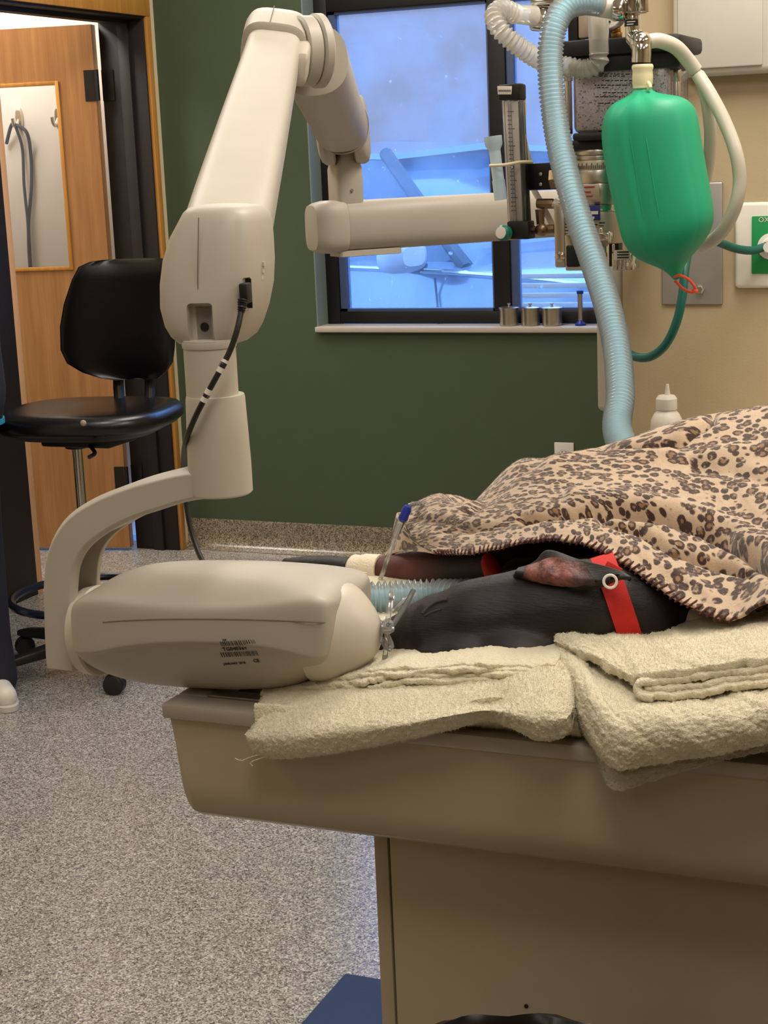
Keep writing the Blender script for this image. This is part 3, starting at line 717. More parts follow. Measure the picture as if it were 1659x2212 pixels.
# turn the housing so its right flank shows
house = link('joint_housing', loft(hs), PLASTIC2, xr)
jc = jp(471, 600)
Mrot = Matrix.Translation(jc) @ Matrix.Rotation(math.radians(-16), 4, 'Z') @ Matrix.Translation(-jc)
house.data.transform(Mrot)
fn_ = (Mrot.to_3x3() @ Vector((CR.y, -CR.x, 0))).normalized()       # front normal, towards the camera
fr_ = fn_.cross(up).normalized()
if fr_.dot(CR) < 0: fr_ = -fr_
def on_front(x, y, off=0):     # pixel on the housing's front plane
    d = ray(x, y); p0 = jc+fn_*(.056+off); t = (p0-CP).dot(fn_)/d.dot(fn_); return CP+d*t
bpy.context.view_layer.update()
p1 = on_front(436, 706)
house.location = house.location
def cutbox(c, w_, h_, d_, bev): return box(-w_/2, w_/2, -h_/2, h_/2, -d_, d_, bev, 3, mat=basis(c, fr_, up))
bpy.context.view_layer.update()
cut(house, cutbox(on_front(436, 706), .027, .047, .010, .004), cutbox(on_front(530, 636), .014, .030, .022, .0015))
bpy.context.view_layer.update()
link('recess_panel', cutbox(on_front(436, 703, -.012), .026, .044, .002, .0006), PLASTIC, house)
hq = on_front(443, 706, -.0105)
link('recess_hole', lathe([(.0045, -.001), (.0045, .0015), (.003, .0016)], 20, hq, fn_), BLACK, house)
link('seam_line', tube([on_front(429, 470, -.004), on_front(428, 540, .0), on_front(427, 600, .0008), on_front(429, 650, .0004)], .0007, .006, 6), plain('seam_taupe', (120, 112, 100), .7), house)
# vent marks and socket mark on the flank
for k, (x, y) in enumerate(((570, 570), (567, 585), (565, 600), (562, 615), (556, 632))):
    p = PD(x, y, XR_D-.02); link('relief_mark', box(-.0012, .0012, -.002, .002, -.003, .003, mat=basis(p, fr_, up)), PLASTIC, house, smooth=0)
p = PD(557, 494, XR_D-.012); link('screw_hole', lathe([(.0018, -.004), (.0018, .0015)], 12, p, (fr_+fn_*.6).normalized()), DARKFRAME, house)
# plug and cord
pg = [on_front(529, 625, -.012), on_front(526, 648, -.004), on_front(523, 662, .003)]
link('socket_recess', cutbox(on_front(530, 634, -.021), .0136, .029, .0006, 0), BLACK, house)
plug = link('plug', join(box(-.0045, .0045, -.010, .010, -.012, .003, .002, mat=basis(on_front(527, 634, -.004), fr_, up)), tube([on_front(525, 648, .001), on_front(521, 674, .006)], .0045, .001, 10, rf=lambda s, L: .0052-.0018*s/L+.0006*sin(s*2600))), BLACK, xr)
cpx = [(521, 672, 1.615), (513, 710, 1.61), (498, 755, 1.61), (478, 795, 1.61), (448, 850, 1.615), (420, 905, 1.625), (401, 955, 1.66), (396, 1005, 1.74), (399, 1060, 1.78), (408, 1125, 1.78), (422, 1175, 1.77), (440, 1215, 1.75), (470, 1250, 1.72)]
cord = link('power_cord', tube([PD(*p) for p in cpx], .0029, .005, 10), BLACK, xr)
def cordtag(i0, t0, t1):
    P_ = [PD(*p) for p in cpx]; return link('cord_label', tube([crom(P_, t0+(t1-t0)*k/3) for k in range(4)], .0034, .004, 10), PAPER, cord)
cordtag(0, .215, .265); cordtag(0, .32, .36)
for (t0, t1) in ((.228, .248), (.335, .345)):
    P_ = [PD(*p) for p in cpx]; link('print', tube([crom(P_, t0), crom(P_, (t0+t1)/2), crom(P_, t1)], .0036, .004, 8), PRINT, cord)
# vertical post and sleeve
sb = PD(478, 1062, XR_D); sx, sy = sb.x, sb.y
def vz(y, x=470): return PD(x, y, XR_D).z
link('neck_post', cyl(Vector((sx-.003, sy, vz(850))), Vector((sx-.003, sy, vz(725))), .0262, n=40), PLASTIC, xr)
link('collar', lathe([(.027, 0), (.0275, .003), (.027, .006)], 40, Vector((sx-.003, sy, vz(742))), up), PLASTIC2, xr)
yk = thing  # noqa (readability)
slv = [(.0268, .0), (.0300, .0015), (.0302, .004)]
zt, zb2 = vz(846), vz(1066)
prof = [(.0308, 0), (.0325, .002), (.0325, .006)]
sleeve = link('sleeve', lathe([(.0300, zb2), (.0322, zb2+.002), (.0322, zb2+.03), (.0312, zb2+.06), (.0298, zt-.003), (.0290, zt), (.0268, zt)], 48, Vector((sx, sy, 0))), PLASTIC, xr)
# yoke: U channel swept along its path in the plane of the head
pth = [(468, 1036), (420, 1042), (360, 1058), (300, 1077), (240, 1105), (190, 1143), (162, 1195), (154, 1260), (156, 1330), (159, 1400), (161, 1430)]
wid = [.0150, .0160, .0172, .0178, .0190, .0200, .0200, .0205, .0205, .0210, .0205]
YH = sy
P_ = [PY(x, y, YH) for x, y in pth]
pts, Ly = resample(P_, .010); dpl = CF.cross(Vector((0,0,1))).normalized(); back = Vector((CF.x, CF.y, 0)).normalized()
back = Vector((0, 1, 0))
rings = []
for k, p in enumerate(pts):
    t = (pts[min(k+1, len(pts)-1)]-pts[max(k-1, 0)]).normalized(); side = t.cross(back).normalized()
    if side.dot(Vector((0,0,1))*1.0 - CR*1.0) < 0: side = -side       # outer side of the bend
    f = k/(len(pts)-1); wi = crom([Vector((v, 0, 0)) for v in wid], f).x; hd_ = .030-.004*(1-f)
    ch = max(0, min(1, (f-.42)/.1))*max(0, min(1, (.84-f)/.05))         # channel opens on the inner side of the leg
    dep = wi*1.25*ch; wl_ = .011
    prof = [(wi*.75, -hd_), (wi, -hd_*.72), (wi, hd_*.72), (wi*.75, hd_), (-wi*.8, hd_), (-wi, hd_*.86), (-wi, hd_-wl_), (-wi+dep, hd_-wl_-.002), (-wi+dep, -hd_+wl_+.002), (-wi, -hd_+wl_), (-wi, -hd_*.86), (-wi*.8, -hd_)]
    rings.append([p+side*a+back*b for a, b in prof])
yoke = link('yoke', loft(rings), PLASTIC, xr, 40)
mods(yoke, ('BEVEL', dict(width=.003, segments=2, limit_method='ANGLE', angle_limit=math.radians(40))))
# tube head
hx = Vector((1, 0, 0)); hb = Vector((0, 1, 0))
def hpix(x, y): return PY(x, y, YH)
prof = [ # x, top y, upper ridge, lower ridge, bottom y, half depth
 (206, 1322, 1340, 1380, 1412, .030), (208, 1300, 1322, 1392, 1428, .044), (216, 1280, 1308, 1398, 1440, .054), (235, 1254, 1294, 1402, 1453, .062), (262, 1235, 1286, 1402, 1466, .066),
 (300, 1221, 1286, 1394, 1478, .068), (350, 1213, 1292, 1384, 1487, .068), (420, 1210, 1299, 1377, 1493, .068), (500, 1210, 1303, 1375, 1496, .068), (580, 1213, 1302, 1379, 1495, .068),
 (640, 1218, 1297, 1387, 1490, .067), (690, 1225, 1290, 1398, 1480, .065), (722, 1236, 1288, 1408, 1470, .062), (745, 1251, 1292, 1414, 1460, .060), (758, 1266, 1300, 1412, 1452, .056), (764, 1284, 1310, 1406, 1440, .048)]
rr = []
for (x, a, b, c, d, dp) in prof:
    lst = []
    ctr = hpix(x, (a+d)/2)
    k = hpix(x, 1000).z-hpix(x, 1001).z
    za, zb_, zc, zd = [ctr.z+((a+d)/2-q)*k for q in (a, b, c, d)]
    H = za-zd
    # front edge moves nearer: compensate the picture shift caused by depth
    lift = dp*math.tan(math.radians(15))*.75
    zb_ += lift*.9; zc += lift*.9
    half = [(0, za), (dp*.40, za-.003), (dp*.70, za-(za-zb_)*.34), (dp*.90, zb_+.0055), (dp*.975, zb_+.0008), (dp, zb_-.006), (dp, (zb_+zc)/2), (dp, zc+.0035), (dp*.996, zc+.0006), (dp*.93, zc-.0016), (dp*.89, zc-.005), (dp*.76, zc-(zc-zd)*.40), (dp*.42, zd+.007), (0, zd)]
    shf = lambda z: (-.024*max(0, min(1, (ctr.z+.01-z)/.06))**1.4 if x > 640 else 0)*max(0, min(1, (x-640)/110))
    ring = [Vector((ctr.x+shf(z), ctr.y, z))-hb*q for q, z in half] + [Vector((ctr.x+shf(z), ctr.y, z))+hb*q for q, z in half[-2:0:-1]]
    rr.append(ring)
head = link('tube_head', loft(rr), PLASTIC2, xr, 60)
mods(head, ('SUBSURF', dict(levels=2, render_levels=2)))
# collar between yoke and head
cl0, cl1 = hpix(190, 1362), hpix(216, 1362)
link('pivot_collar', lathe([(.042, 0), (.047, .002), (.049, (cl1-cl0).length), (.047, (cl1-cl0).length+.002)], 40, cl0, (cl1-cl0)), CONE, xr)
# beam cone
c0, c1 = hpix(700, 1358), hpix(818, 1382); ca = (c1-c0)
cone_ = link('beam_cone', lathe([(r, ca.length*t) for t, r in ((0, .0540), (.2, .0528), (.36, .050), (.5, .045), (.64, .0385), (.78, .031), (.88, .024), (.95, .0175), (.985, .011), (1, .003))], 48, c0, ca), CONE, xr)
# seam and rating label
bpy.context.view_layer.update()
baked(head); head.data.shade_smooth()
from mathutils.bvhtree import BVHTree
def bvh_of(o):
    M = Matrix.Translation(Vector((0,0,0)))
    return BVHTree.FromPolygons([v.co.copy() for v in o.data.vertices], [tuple(p.vertices) for p in o.data.polygons])
hb_ = bvh_of(head)
def hit(bv, x, y, off=.0004):
    h = bv.ray_cast(CP, ray(x, y).normalized())
    if not h[0]: return (None, None)
    n_ = h[1] if h[1].dot(CP-h[0]) > 0 else -h[1]
    return (h[0]+n_*off, n_)
sm = [hit(hb_, x, y, .0)[0] for x, y in ((222, 1344), (260, 1341), (330, 1338), (420, 1337), (520, 1338), (620, 1341), (700, 1345), (752, 1350))]
sm = [p for p in sm if p]
link('seam_line', tube(sm, .0007, .006, 6), plain('seam_taupe', (120, 112, 100), .7), head)
lo, lnr = hit(hb_, 530, 1412)
tx_ = (hit(hb_, 560, 1408)[0]-hit(hb_, 500, 1412)[0]).normalized(); ty_ = lnr.cross(tx_).normalized()
if ty_.z < 0: ty_ = -ty_
def lab(x, y):
    p, n = hit(hb_, x, y, .0005); return p
lb = bpy.data.objects.new('rating_label', None)
def bars(y, x0, x1, h, seed):
    random.seed(seed); out = []; x = x0; top = []
    while x < x1:
        w_ = random.choice((.6, 1.0, 1.8)); p = lab(x, y-(x-480)*.05)
        if p: out.append(box(-.00022*w_, .00022*w_, -h/2, h/2, -.0001, .0002, mat=basis(p, tx_, ty_)))
        x += w_*1.6+random.choice((1.2, 2.2))
    return join(*out)
link('barcode', bars(1390, 477, 552, .0060, 3), PRINT, head, smooth=0)
link('barcode', bars(1414, 479, 556, .0060, 5), PRINT, head, smooth=0)
text('TG040369', .0066, basis(lab(483, 1406), tx_, ty_), PRINT, head)
text('JANUARY 2018', .0040, basis(lab(484, 1436), tx_, ty_), PRINT, head)
text('CE', .0058, basis(lab(549, 1430), tx_, ty_), PRINT, head)
text('REF', .003, basis(lab(482, 1384), tx_, ty_), PRINT, head)

# ================================================================== TOWELS UNDER THE HEAD
def wob(seed):
    random.seed(seed); ph = [random.random()*6.28 for _ in range(6)]
    return lambda u: sin(u*9+ph[0])*.5+sin(u*21+ph[1])*.3+sin(u*43+ph[2])*.2+sin(u*77+ph[3])*.12
def plush(o, thick=.006, sub=1, amp=.0016, size=.0035):
    ms = []
    if thick: ms.append(('SOLIDIFY', dict(thickness=thick, offset=0)))
    if sub: ms.append(('SUBSURF', dict(levels=sub, render_levels=sub)))
    mods(o, *ms)
    tx = bpy.data.textures.get('terry_loops') or bpy.data.textures.new('terry_loops', 'CLOUDS')
    tx.noise_scale = size; tx.noise_depth = 1
    d = o.modifiers.new('nap', 'DISPLACE'); d.texture = tx; d.strength = amp*2; d.mid_level = .5; d.texture_coords = 'LOCAL'
    return o
def fuzz(o, count, length, rad=.00026, seed=1, rough=.0008):
    md = o.modifiers.new('pile', 'PARTICLE_SYSTEM'); ps = md.particle_system; ps.seed = seed; st_ = ps.settings; st_.type = 'HAIR'
    st_.count = count; st_.hair_length = length; st_.hair_step = 3; st_.render_step = 2; st_.display_step = 2; st_.use_modifier_stack = True
    st_.roughness_2 = rough; st_.roughness_2_size = .3; st_.length_random = .5
    st_.root_radius = 1; st_.tip_radius = .4; st_.radius_scale = rad; st_.material = 1; st_.emit_from = 'FACE'; st_.use_even_distribution = True
    return o
def drape(stations, name, parent, mat, yb=1.60, yfront=1.362, zbase=TBZ+.002, nsec=14):
    """a folded towel hanging over the front rim: closed section swept along X"""
    secs = []
    for (x, yt, ybm, push) in stations:
        pt_ = PY(x, yt, 1.405); pb = PY(x, ybm, yfront)
        zt_, zb_ = pt_.z, pb.z; X = (pt_.x*.4+pb.x*.6); yf = yfront-push
        ctl = [Vector((pt_.x-.02, yb, zt_-.004)), Vector((pt_.x-.01, 1.48, zt_+.001)), Vector((pt_.x, 1.418, zt_)), Vector((X, yf+.018, zt_-.012)), Vector((X, yf, (zt_*.55+zb_*.45))), Vector((X, yf+.001, zb_+.014)), Vector((X, yf+.010, zb_)), Vector((X, 1.386, zb_+.010)), Vector((X, 1.3875, max(.925, zb_+.02))), Vector((X, 1.41, zbase)), Vector((pt_.x-.01, 1.5, zbase)), Vector((pt_.x-.02, yb, zbase))]
        secs.append(ctl)
    nst = 150; rings = []
    for i in range(nst+1):
        u = i/nst; ctl = [crom([s[k] for s in secs], u) for k in range(len(secs[0]))]
        rings.append([crom(ctl, j/71) for j in range(72)])
    return link(name, loft(rings), mat, parent, 0)
t1 = thing('folded_towel', PZ(900, 1500, TBZ), 'cream terry towel folded under the dog head and draped over the table rim', 'towel')
d1 = drape([(544, 1532, 1622, -.004), (560, 1514, 1640, .0), (610, 1505, 1646, .004), (700, 1498, 1637, .006), (800, 1492, 1622, .005), (900, 1488, 1603, .003), (990, 1480, 1583, .0), (1060, 1478, 1571, -.003), (1110, 1466, 1580, .003), (1170, 1462, 1604, .006), (1215, 1470, 1604, .002), (1236, 1488, 1592, -.003)], 'hanging_fold', t1, TERRY)
d1.data.shade_smooth(); plush(d1, 0, 1); fuzz(d1, 70000, .0022, seed=1)
# layered edges on top
def layer(pts, depth, name, parent, mat, thick=.0062, seed=1, wave=.003, yb=1.66, droop=0, dz=0, more=()):
    """one towel layer: front edge through pixel points (x, y, Y), running back over the table"""
    w1 = wob(seed); F = ext([[PY(*p) for p in pts]], *more)[0]
    rows = []
    for k, (dy, q) in enumerate(((0, 0), (.012, .0012), (.05, .002), (depth, .002))):
        rows.append([Vector((p.x-dy*.1, min(p.y+dy, yb), p.z+q+dz-droop*(k == 0))) for p in F])
    def fn(u, v, p, n):
        e = max(0, 1-v*4)
        return Vector((0, -1, 0))*(wave*w1(u*3.2)*e) + Vector((0, 0, 1))*(.0016*w1(u*2+3)*(1-v*.7))
    me, G = net(rows, 110, 14, fn); o = link(name, me, mat, parent, 0); me.shade_smooth(); plush(o, thick, 1, .0012)
    return o
ly = [[(560, 1500, 1.43), (700, 1490, 1.42), (800, 1487, 1.415), (870, 1478, 1.415), (1000, 1474, 1.415), (1120, 1474, 1.42), (1205, 1476, 1.43)],
      [(600, 1497, 1.425), (690, 1487, 1.42), (780, 1476, 1.415), (850, 1466, 1.42), (980, 1461, 1.42), (1100, 1462, 1.42), (1190, 1465, 1.43)],
      [(640, 1487, 1.43), (720, 1473, 1.425), (800, 1462, 1.42), (900, 1457, 1.42), (1010, 1450, 1.42), (1110, 1452, 1.425), (1195, 1452, 1.43)],
      [(690, 1471, 1.435), (770, 1458, 1.43), (850, 1450, 1.425), (950, 1444, 1.425), (1040, 1441, 1.425), (1120, 1442, 1.43), (1200, 1443, 1.435)]]
for k, L_ in enumerate(ly): layer(L_, .25, 'towel_layer', t1, TERRY, .0056, 11+k, .0035)
# pale lining end poking out to the left
me, G = net([[PY(488, 1512, 1.435), PY(530, 1540, 1.418), PY(580, 1535, 1.415), PY(640, 1520, 1.42)], [PY(500, 1502, 1.46), PY(540, 1512, 1.45), PY(590, 1512, 1.45), PY(640, 1505, 1.45)], [PY(520, 1490, 1.52), PY(560, 1490, 1.52), PY(600, 1490, 1.52), PY(650, 1485, 1.52)]], 40, 24, lambda u, v, p, n: Vector((0,0,.003))*wob(5)(u*3+v))
t0 = link('towel_corner', me, TERRY, t1, 0); me.shade_smooth(); plush(t0, .006, 1, .001)
for k, pp in enumerate((((568, 1628), (540, 1636), (522, 1643), (508, 1638)), ((575, 1634), (552, 1642), (540, 1648), (546, 1655)))):
    link('loose_thread', tube([PY(x, y, 1.366) for x, y in pp], .0006, .004, 5), TERRY, t1)
# right hand folded towel
t2 = thing('bath_towel', PZ(1450, 1600, TBZ), 'thick cream terry towel folded in layers beside the red collar', 'towel')
R0 = [(1222, 1545, 1.50), (1268, 1590, 1.43), (1332, 1652, 1.345), (1400, 1648, 1.338), (1500, 1632, 1.338), (1600, 1612, 1.338), (1700, 1590, 1.34), (1840, 1570, 1.34)]
R1 = [(1212, 1500, 1.49), (1255, 1552, 1.42), (1322, 1612, 1.338), (1400, 1605, 1.326), (1500, 1592, 1.326), (1600, 1574, 1.326), (1700, 1556, 1.33), (1840, 1535, 1.33)]
R2 = [(1205, 1450, 1.485), (1245, 1500, 1.42), (1312, 1562, 1.345), (1395, 1562, 1.334), (1500, 1552, 1.334), (1600, 1540, 1.334), (1700, 1525, 1.336), (1840, 1500, 1.34)]
R3 = [(1204, 1405, 1.50), (1240, 1440, 1.44), (1305, 1510, 1.38), (1390, 1527, 1.37), (1500, 1522, 1.365), (1600, 1508, 1.365), (1700, 1495, 1.37), (1840, 1475, 1.37)]
R4 = [(1210, 1390, 1.55), (1245, 1410, 1.50), (1310, 1455, 1.46), (1390, 1475, 1.45), (1500, 1475, 1.45), (1600, 1462, 1.45), (1700, 1450, 1.45), (1840, 1430, 1.45)]
R5 = [(1225, 1385, 1.64), (1260, 1395, 1.62), (1320, 1420, 1.6), (1390, 1425, 1.6), (1500, 1420, 1.6), (1600, 1410, 1.6), (1700, 1400, 1.6), (1840, 1385, 1.6)]
w9 = wob(9)
me, G = net(ext([[PY(*p) for p in r] for r in (R0, R1, R2, R3, R4, R5)], .12, .24), 141, 60, lambda u, v, p, n: n*(.0022*w9(u*2.3+v*.8)))
p2 = link('lower_fold', me, TERRY, t2, 0); me.shade_smooth(); plush(p2, .010, 1, .002, .0035); fuzz(p2, 60000, .0022, seed=2)
# upper folded layers
T0 = [(1203, 1392, 1.49), (1250, 1412, 1.455), (1310, 1440, 1.42), (1368, 1470, 1.385), (1395, 1466, 1.378), (1480, 1456, 1.375), (1560, 1446, 1.375), (1659, 1430, 1.375), (1840, 1405, 1.375)]
T1 = [(1201, 1378, 1.50), (1255, 1395, 1.475), (1315, 1415, 1.45), (1372, 1435, 1.42), (1410, 1438, 1.41), (1480, 1430, 1.40), (1560, 1420, 1.40), (1659, 1405, 1.40), (1840, 1380, 1.40)]
T2 = [(1204, 1366, 1.53), (1258, 1372, 1.52), (1320, 1386, 1.50), (1380, 1395, 1.48), (1420, 1398, 1.47), (1480, 1394, 1.46), (1560, 1382, 1.46), (1659, 1366, 1.46), (1840, 1340, 1.46)]
T3 = [(1215, 1360, 1.57), (1262, 1360, 1.57), (1325, 1363, 1.57), (1390, 1368, 1.57), (1430, 1369, 1.57), (1480, 1362, 1.56), (1560, 1346, 1.56), (1659, 1331, 1.56), (1840, 1305, 1.56)]
T4 = [(1230, 1370, 1.62), (1270, 1370, 1.62), (1330, 1372, 1.62), (1395, 1376, 1.62), (1435, 1378, 1.62), (1485, 1372, 1.62), (1565, 1360, 1.62), (1659, 1345, 1.62), (1840, 1320, 1.62)]
me, G = net(ext([[PY(*p) for p in r] for r in (T0, T1, T2, T3, T4)], .12, .24), 137, 50, lambda u, v, p, n: n*(.0018*w9(u*3.1+v)) + Vector((0,-1,0))*(.0018*wob(3)(u*7)*max(0, 1-v*5)))
p3 = link('top_layer', me, TERRY, t2, 0); me.shade_smooth(); plush(p3, .010, 1, .0016, .0035); fuzz(p3, 60000, .0022, seed=3)
for k, (L_, th) in enumerate((([(1400, 1478, 1.376), (1480, 1470, 1.372), (1560, 1459, 1.372), (1659, 1446, 1.372), (1840, 1420, 1.372)], .006), ([(1392, 1493, 1.372), (1480, 1489, 1.368), (1560, 1478, 1.368), (1659, 1464, 1.368), (1840, 1438, 1.37)], .006), ([(1402, 1509, 1.366), (1480, 1505, 1.362), (1560, 1493, 1.362), (1659, 1479, 1.362), (1840, 1455, 1.37)], .006))):
    layer(L_, .2, 'towel_layer', t2, TERRY, th, 21+k, .0025, 1.6, more=(.12, .24))
# rounded fold joining the layers
fp = [PY(1425, 1476, 1.376), PY(1388, 1474, 1.372), PY(1376, 1485, 1.37), PY(1384, 1502, 1.366), PY(1412, 1509, 1.364)]
rows = [[p+Vector((dy*.15, dy, 0)) for p in fp] for dy in (-.004, .05, .12)]
me, G = net(rows, 40, 20); p4 = link('turned_fold', me, TERRY, t2, 0); me.shade_smooth(); plush(p4, .007, 1, .0012)
# grey towel beneath
g0 = [[(1243, 1575, 1.46), (1290, 1640, 1.40), (1328, 1706, 1.350), (1400, 1690, 1.350), (1500, 1660, 1.352), (1600, 1634, 1.356), (1700, 1615, 1.36), (1840, 1600, 1.36)],
      [(1246, 1560, 1.46), (1290, 1612, 1.40), (1322, 1660, 1.352), (1400, 1648, 1.352), (1500, 1628, 1.356), (1600, 1608, 1.358), (1700, 1592, 1.36), (1840, 1580, 1.36)],
      [(1250, 1548, 1.47), (1290, 1590, 1.42), (1316, 1622, 1.366), (1400, 1610, 1.366), (1500, 1596, 1.37), (1600, 1580, 1.37), (1700, 1570, 1.372), (1840, 1560, 1.372)],
      [(1258, 1540, 1.52), (1295, 1560, 1.50), (1330, 1575, 1.48), (1400, 1570, 1.46), (1500, 1555, 1.46), (1600, 1540, 1.46), (1700, 1530, 1.46), (1840, 1520, 1.46)]]
me, G = net(ext([[PY(*p) for p in r] for r in g0], .12, .24), 115, 40)
t3 = link('grey_towel', me, TERRYGREY, None, 0); me.shade_smooth(); plush(t3, .006, 1, .0014); fuzz(t3, 25000, .002, seed=4)
tag(t3, 'grey green terry towel hanging from beneath the thick cream towel', 'towel')
# pad below the dog (white warming tubes)
pad = thing('warming_pad', PZ(1450, 1420, TBZ), 'white ribbed warming pad lying under the dog', 'pad')
for k in range(10):
    a = PY(1432+k*66, 1352-k*4, 1.575); b = a+Vector((-.05, .36, -.03))
    link('air_tube', capsule(a, .022, b, .022), PAD, pad)
# cream towel spread beneath the dog on the tub
me, G = net([[Vector((x, y, .935+.004*sin(x*17+y*9))) for x in (-.82, -.6, -.4, -.2, .05, .3, .6)] for y in (1.44, 1.6, 1.75, 1.9)], 60, 40)
o = link('bath_towel', me, TERRY, None, 0); me.shade_smooth(); plush(o, .012, 1, .0012); tag(o, 'cream towel spread flat over the tub beneath the dog', 'towel')

# ================================================================== DOG
dog = thing('dog', PZ(1150, 1430, .95), 'black short haired dog lying anaesthetised on its side', 'dog')
cps = []
def C(a, ra, b, rb): cps.append(capsule(a, ra, b, rb))
def D(x, y, Y): return PY(x, y, Y)
# muzzle, skull, neck, trunk
nose = D(735, 1392, 1.55); mz = D(850, 1386, 1.52); stop = D(930, 1368, 1.515); sk = D(1030, 1348, 1.53); oc = D(1140, 1335, 1.545); nk = D(1270, 1320, 1.555); n2 = D(1390, 1322, 1.575); sh = D(1500, 1312, 1.66)
C(nose, .017, mz, .023); C(mz, .025, stop, .036); C(stop, .037, sk, .046); C(sk, .047, oc, .051); C(oc, .052, nk, .054); C(nk, .054, n2, .052); C(n2, .052, sh, .056)
cps.append(ellipsoid(D(1000, 1405, 1.50), .055, .035, .024)); cps.append(ellipsoid(D(1110, 1405, 1.51), .06, .04, .028))   # cheek on the towel
cps.append(ellipsoid(D(946, 1306, 1.518), .018, .013, .009, (0, .35, 0)))      # upper brow
cps.append(ellipsoid(D(932, 1412, 1.475), .017, .012, .010, (0, -.3, 0)))      # lower brow
chest = Vector((-.24, 1.79, 1.022)); C(sh, .056, chest, .074); C(chest, .078, Vector((.1, 1.79, 1.04)), .09); C(Vector((.1, 1.79, 1.04)), .09, Vector((.55, 1.77, 1.03)), .085)
# forelegs stretched out behind the head
e1 = D(1120, 1218, 1.80); l1 = D(960, 1225, 1.83); l2 = D(800, 1236, 1.85); l3 = D(720, 1228, 1.87); l4 = D(640, 1224, 1.88)
C(D(1450, 1230, 1.80), .035, e1, .030); C(e1, .030, l1, .0265); C(l1, .0265, l2, .0175); C(l2, .0175, l3, .017); C(l3, .018, l4, .014)
for k, (dx, dy) in enumerate(((-22, -8), (-26, 3), (-18, 12))): C(l4, .011, D(640+dx, 1224+dy, 1.88), .008)
C(D(1450, 1275, 1.76), .035, D(1120, 1250, 1.76), .024)
body = blob('body', cps, FUR, dog, .0035, 16)
bb = bvh_of(body)
# ear, lying back along the neck, pink inside
E0 = [(1100, 1246, 1.548), (1155, 1266, 1.532), (1220, 1276, 1.522), (1290, 1270, 1.510), (1340, 1258, 1.502), (1364, 1247, 1.500)]
Em = [(1112, 1238, 1.522), (1162, 1244, 1.508), (1220, 1250, 1.500), (1290, 1252, 1.496), (1340, 1250, 1.495), (1365, 1245, 1.498)]
E1_ = [(1118, 1226, 1.535), (1156, 1206, 1.535), (1190, 1188, 1.535), (1260, 1206, 1.525), (1335, 1233, 1.508), (1365, 1242, 1.500)]
rows = [[PY(*p) for p in r] for r in (E0, Em, E1_)]
me, G = net(rows, 48, 20, lambda u, v, p, n: n*(.002*sin(u*14+v*3)) + ray(1200, 1230)*(.007*sin(pi*v)*sin(pi*min(1, u*1.2))))
ear = link('ear', me, FUR, dog, 0); me.shade_smooth(); mods(ear, ('SOLIDIFY', dict(thickness=.005, offset=-1)), ('SUBSURF', dict(levels=1, render_levels=1)))
def inner(u, v): return crom([crom(r, u) for r in rows], v)
me, G = net([[inner(.08+.50*i/8, .20+.68*j/4) for i in range(9)] for j in range(5)], 40, 16, lambda u, v, p, n: -ray(1200, 1230)*.0055 + ray(1200, 1230)*(.007*sin(pi*(.20+.68*v))*sin(pi*min(1, (.08+.50*u)*1.2))) - ray(1200,1230)*(.002*(sin(u*19)+sin(v*9+u*5))*.5))
pk_ = link('inner_ear', me, EARPINK, ear, 0); me.shade_smooth()
# closed eyelid and whisker tuft on the upper brow
for pp, rd_ in ((((912, 1326), (928, 1310), (946, 1300), (966, 1296)), .0020), (((916, 1332), (934, 1322), (954, 1316)), .0013), (((912, 1426), (928, 1416), (946, 1412), (962, 1420)), .0020), (((918, 1432), (936, 1426), (952, 1428)), .0013), (((1090, 1432), (1120, 1424), (1160, 1422)), .0016)):
    q = [hit(bb, x, y, -.0002)[0] for x, y in pp]
    q = [v for v in q if v]
    if len(q) > 2: link('eyelid' if pp[0][0] < 1000 else 'lip_fold', tube(q, rd_, .003, 8), plain('brown_eyelid', (40, 31, 28), .6), dog)
fuzz(body, 130000, .0026, .00009, 8, .0006)
# collar
ca_, cb_ = D(1300, 1316, 1.56), D(1372, 1306, 1.57); cax = Vector((1, .40, .32)).normalized(); cc = D(1338, 1316, 1.562)
cx_, cy_ = frame_of(cax)
col_ = thing('dog_collar', cc-Vector((0,0,.06)), 'red nylon collar with a pale ring around the dog neck', 'collar')
def ringband(rad, hw, th):
    rings = []
    n = 72
    for i in range(n+1):
        a = 2*pi*i/n; rd = cx_*cos(a)+cy_*sin(a)
        h = bb.ray_cast(cc+rd*.2, -rd); r_ = (h[0]-cc).dot(rd)+.0015 if h[0] else rad
        r_ = min(max(r_, .045), .085)
        tw = cax
        rings.append([cc+rd*r_-tw*hw, cc+rd*(r_+th)-tw*hw, cc+rd*(r_+th)+tw*hw, cc+rd*r_+tw*hw])
    return loft(rings, False)
link('band', ringband(.066, .0115, .003), RED, col_)
rg = PY(1318, 1256, 1.492)
def torus(c, n, R_, r_, k=28): x, y = frame_of(n); return tube([c+x*(R_*cos(2*pi*i/k))+y*(R_*sin(2*pi*i/k)) for i in range(k+1)], r_, .002, 8)
link('ring', torus(rg, Vector((.3, -1, .35)), .0062, .0014), WHITE, col_)
link('tab', box(-.007, .010, -.004, .004, -.001, .001, .0008, mat=basis(PY(1322, 1226, 1.53), Vector((1,0,-.5)), Vector((0,.3,1)))), RED, col_)
# red strap under the blanket
tag(link('leash_strap', tube([PY(1062, 1190, 1.82), PY(1060, 1205, 1.80), PY(1060, 1222, 1.775), PY(1068, 1245, 1.75), PY(1080, 1275, 1.73)], .011, .006, 12), RED), 'red webbing strap lying across the dog foreleg under the blanket', 'strap')
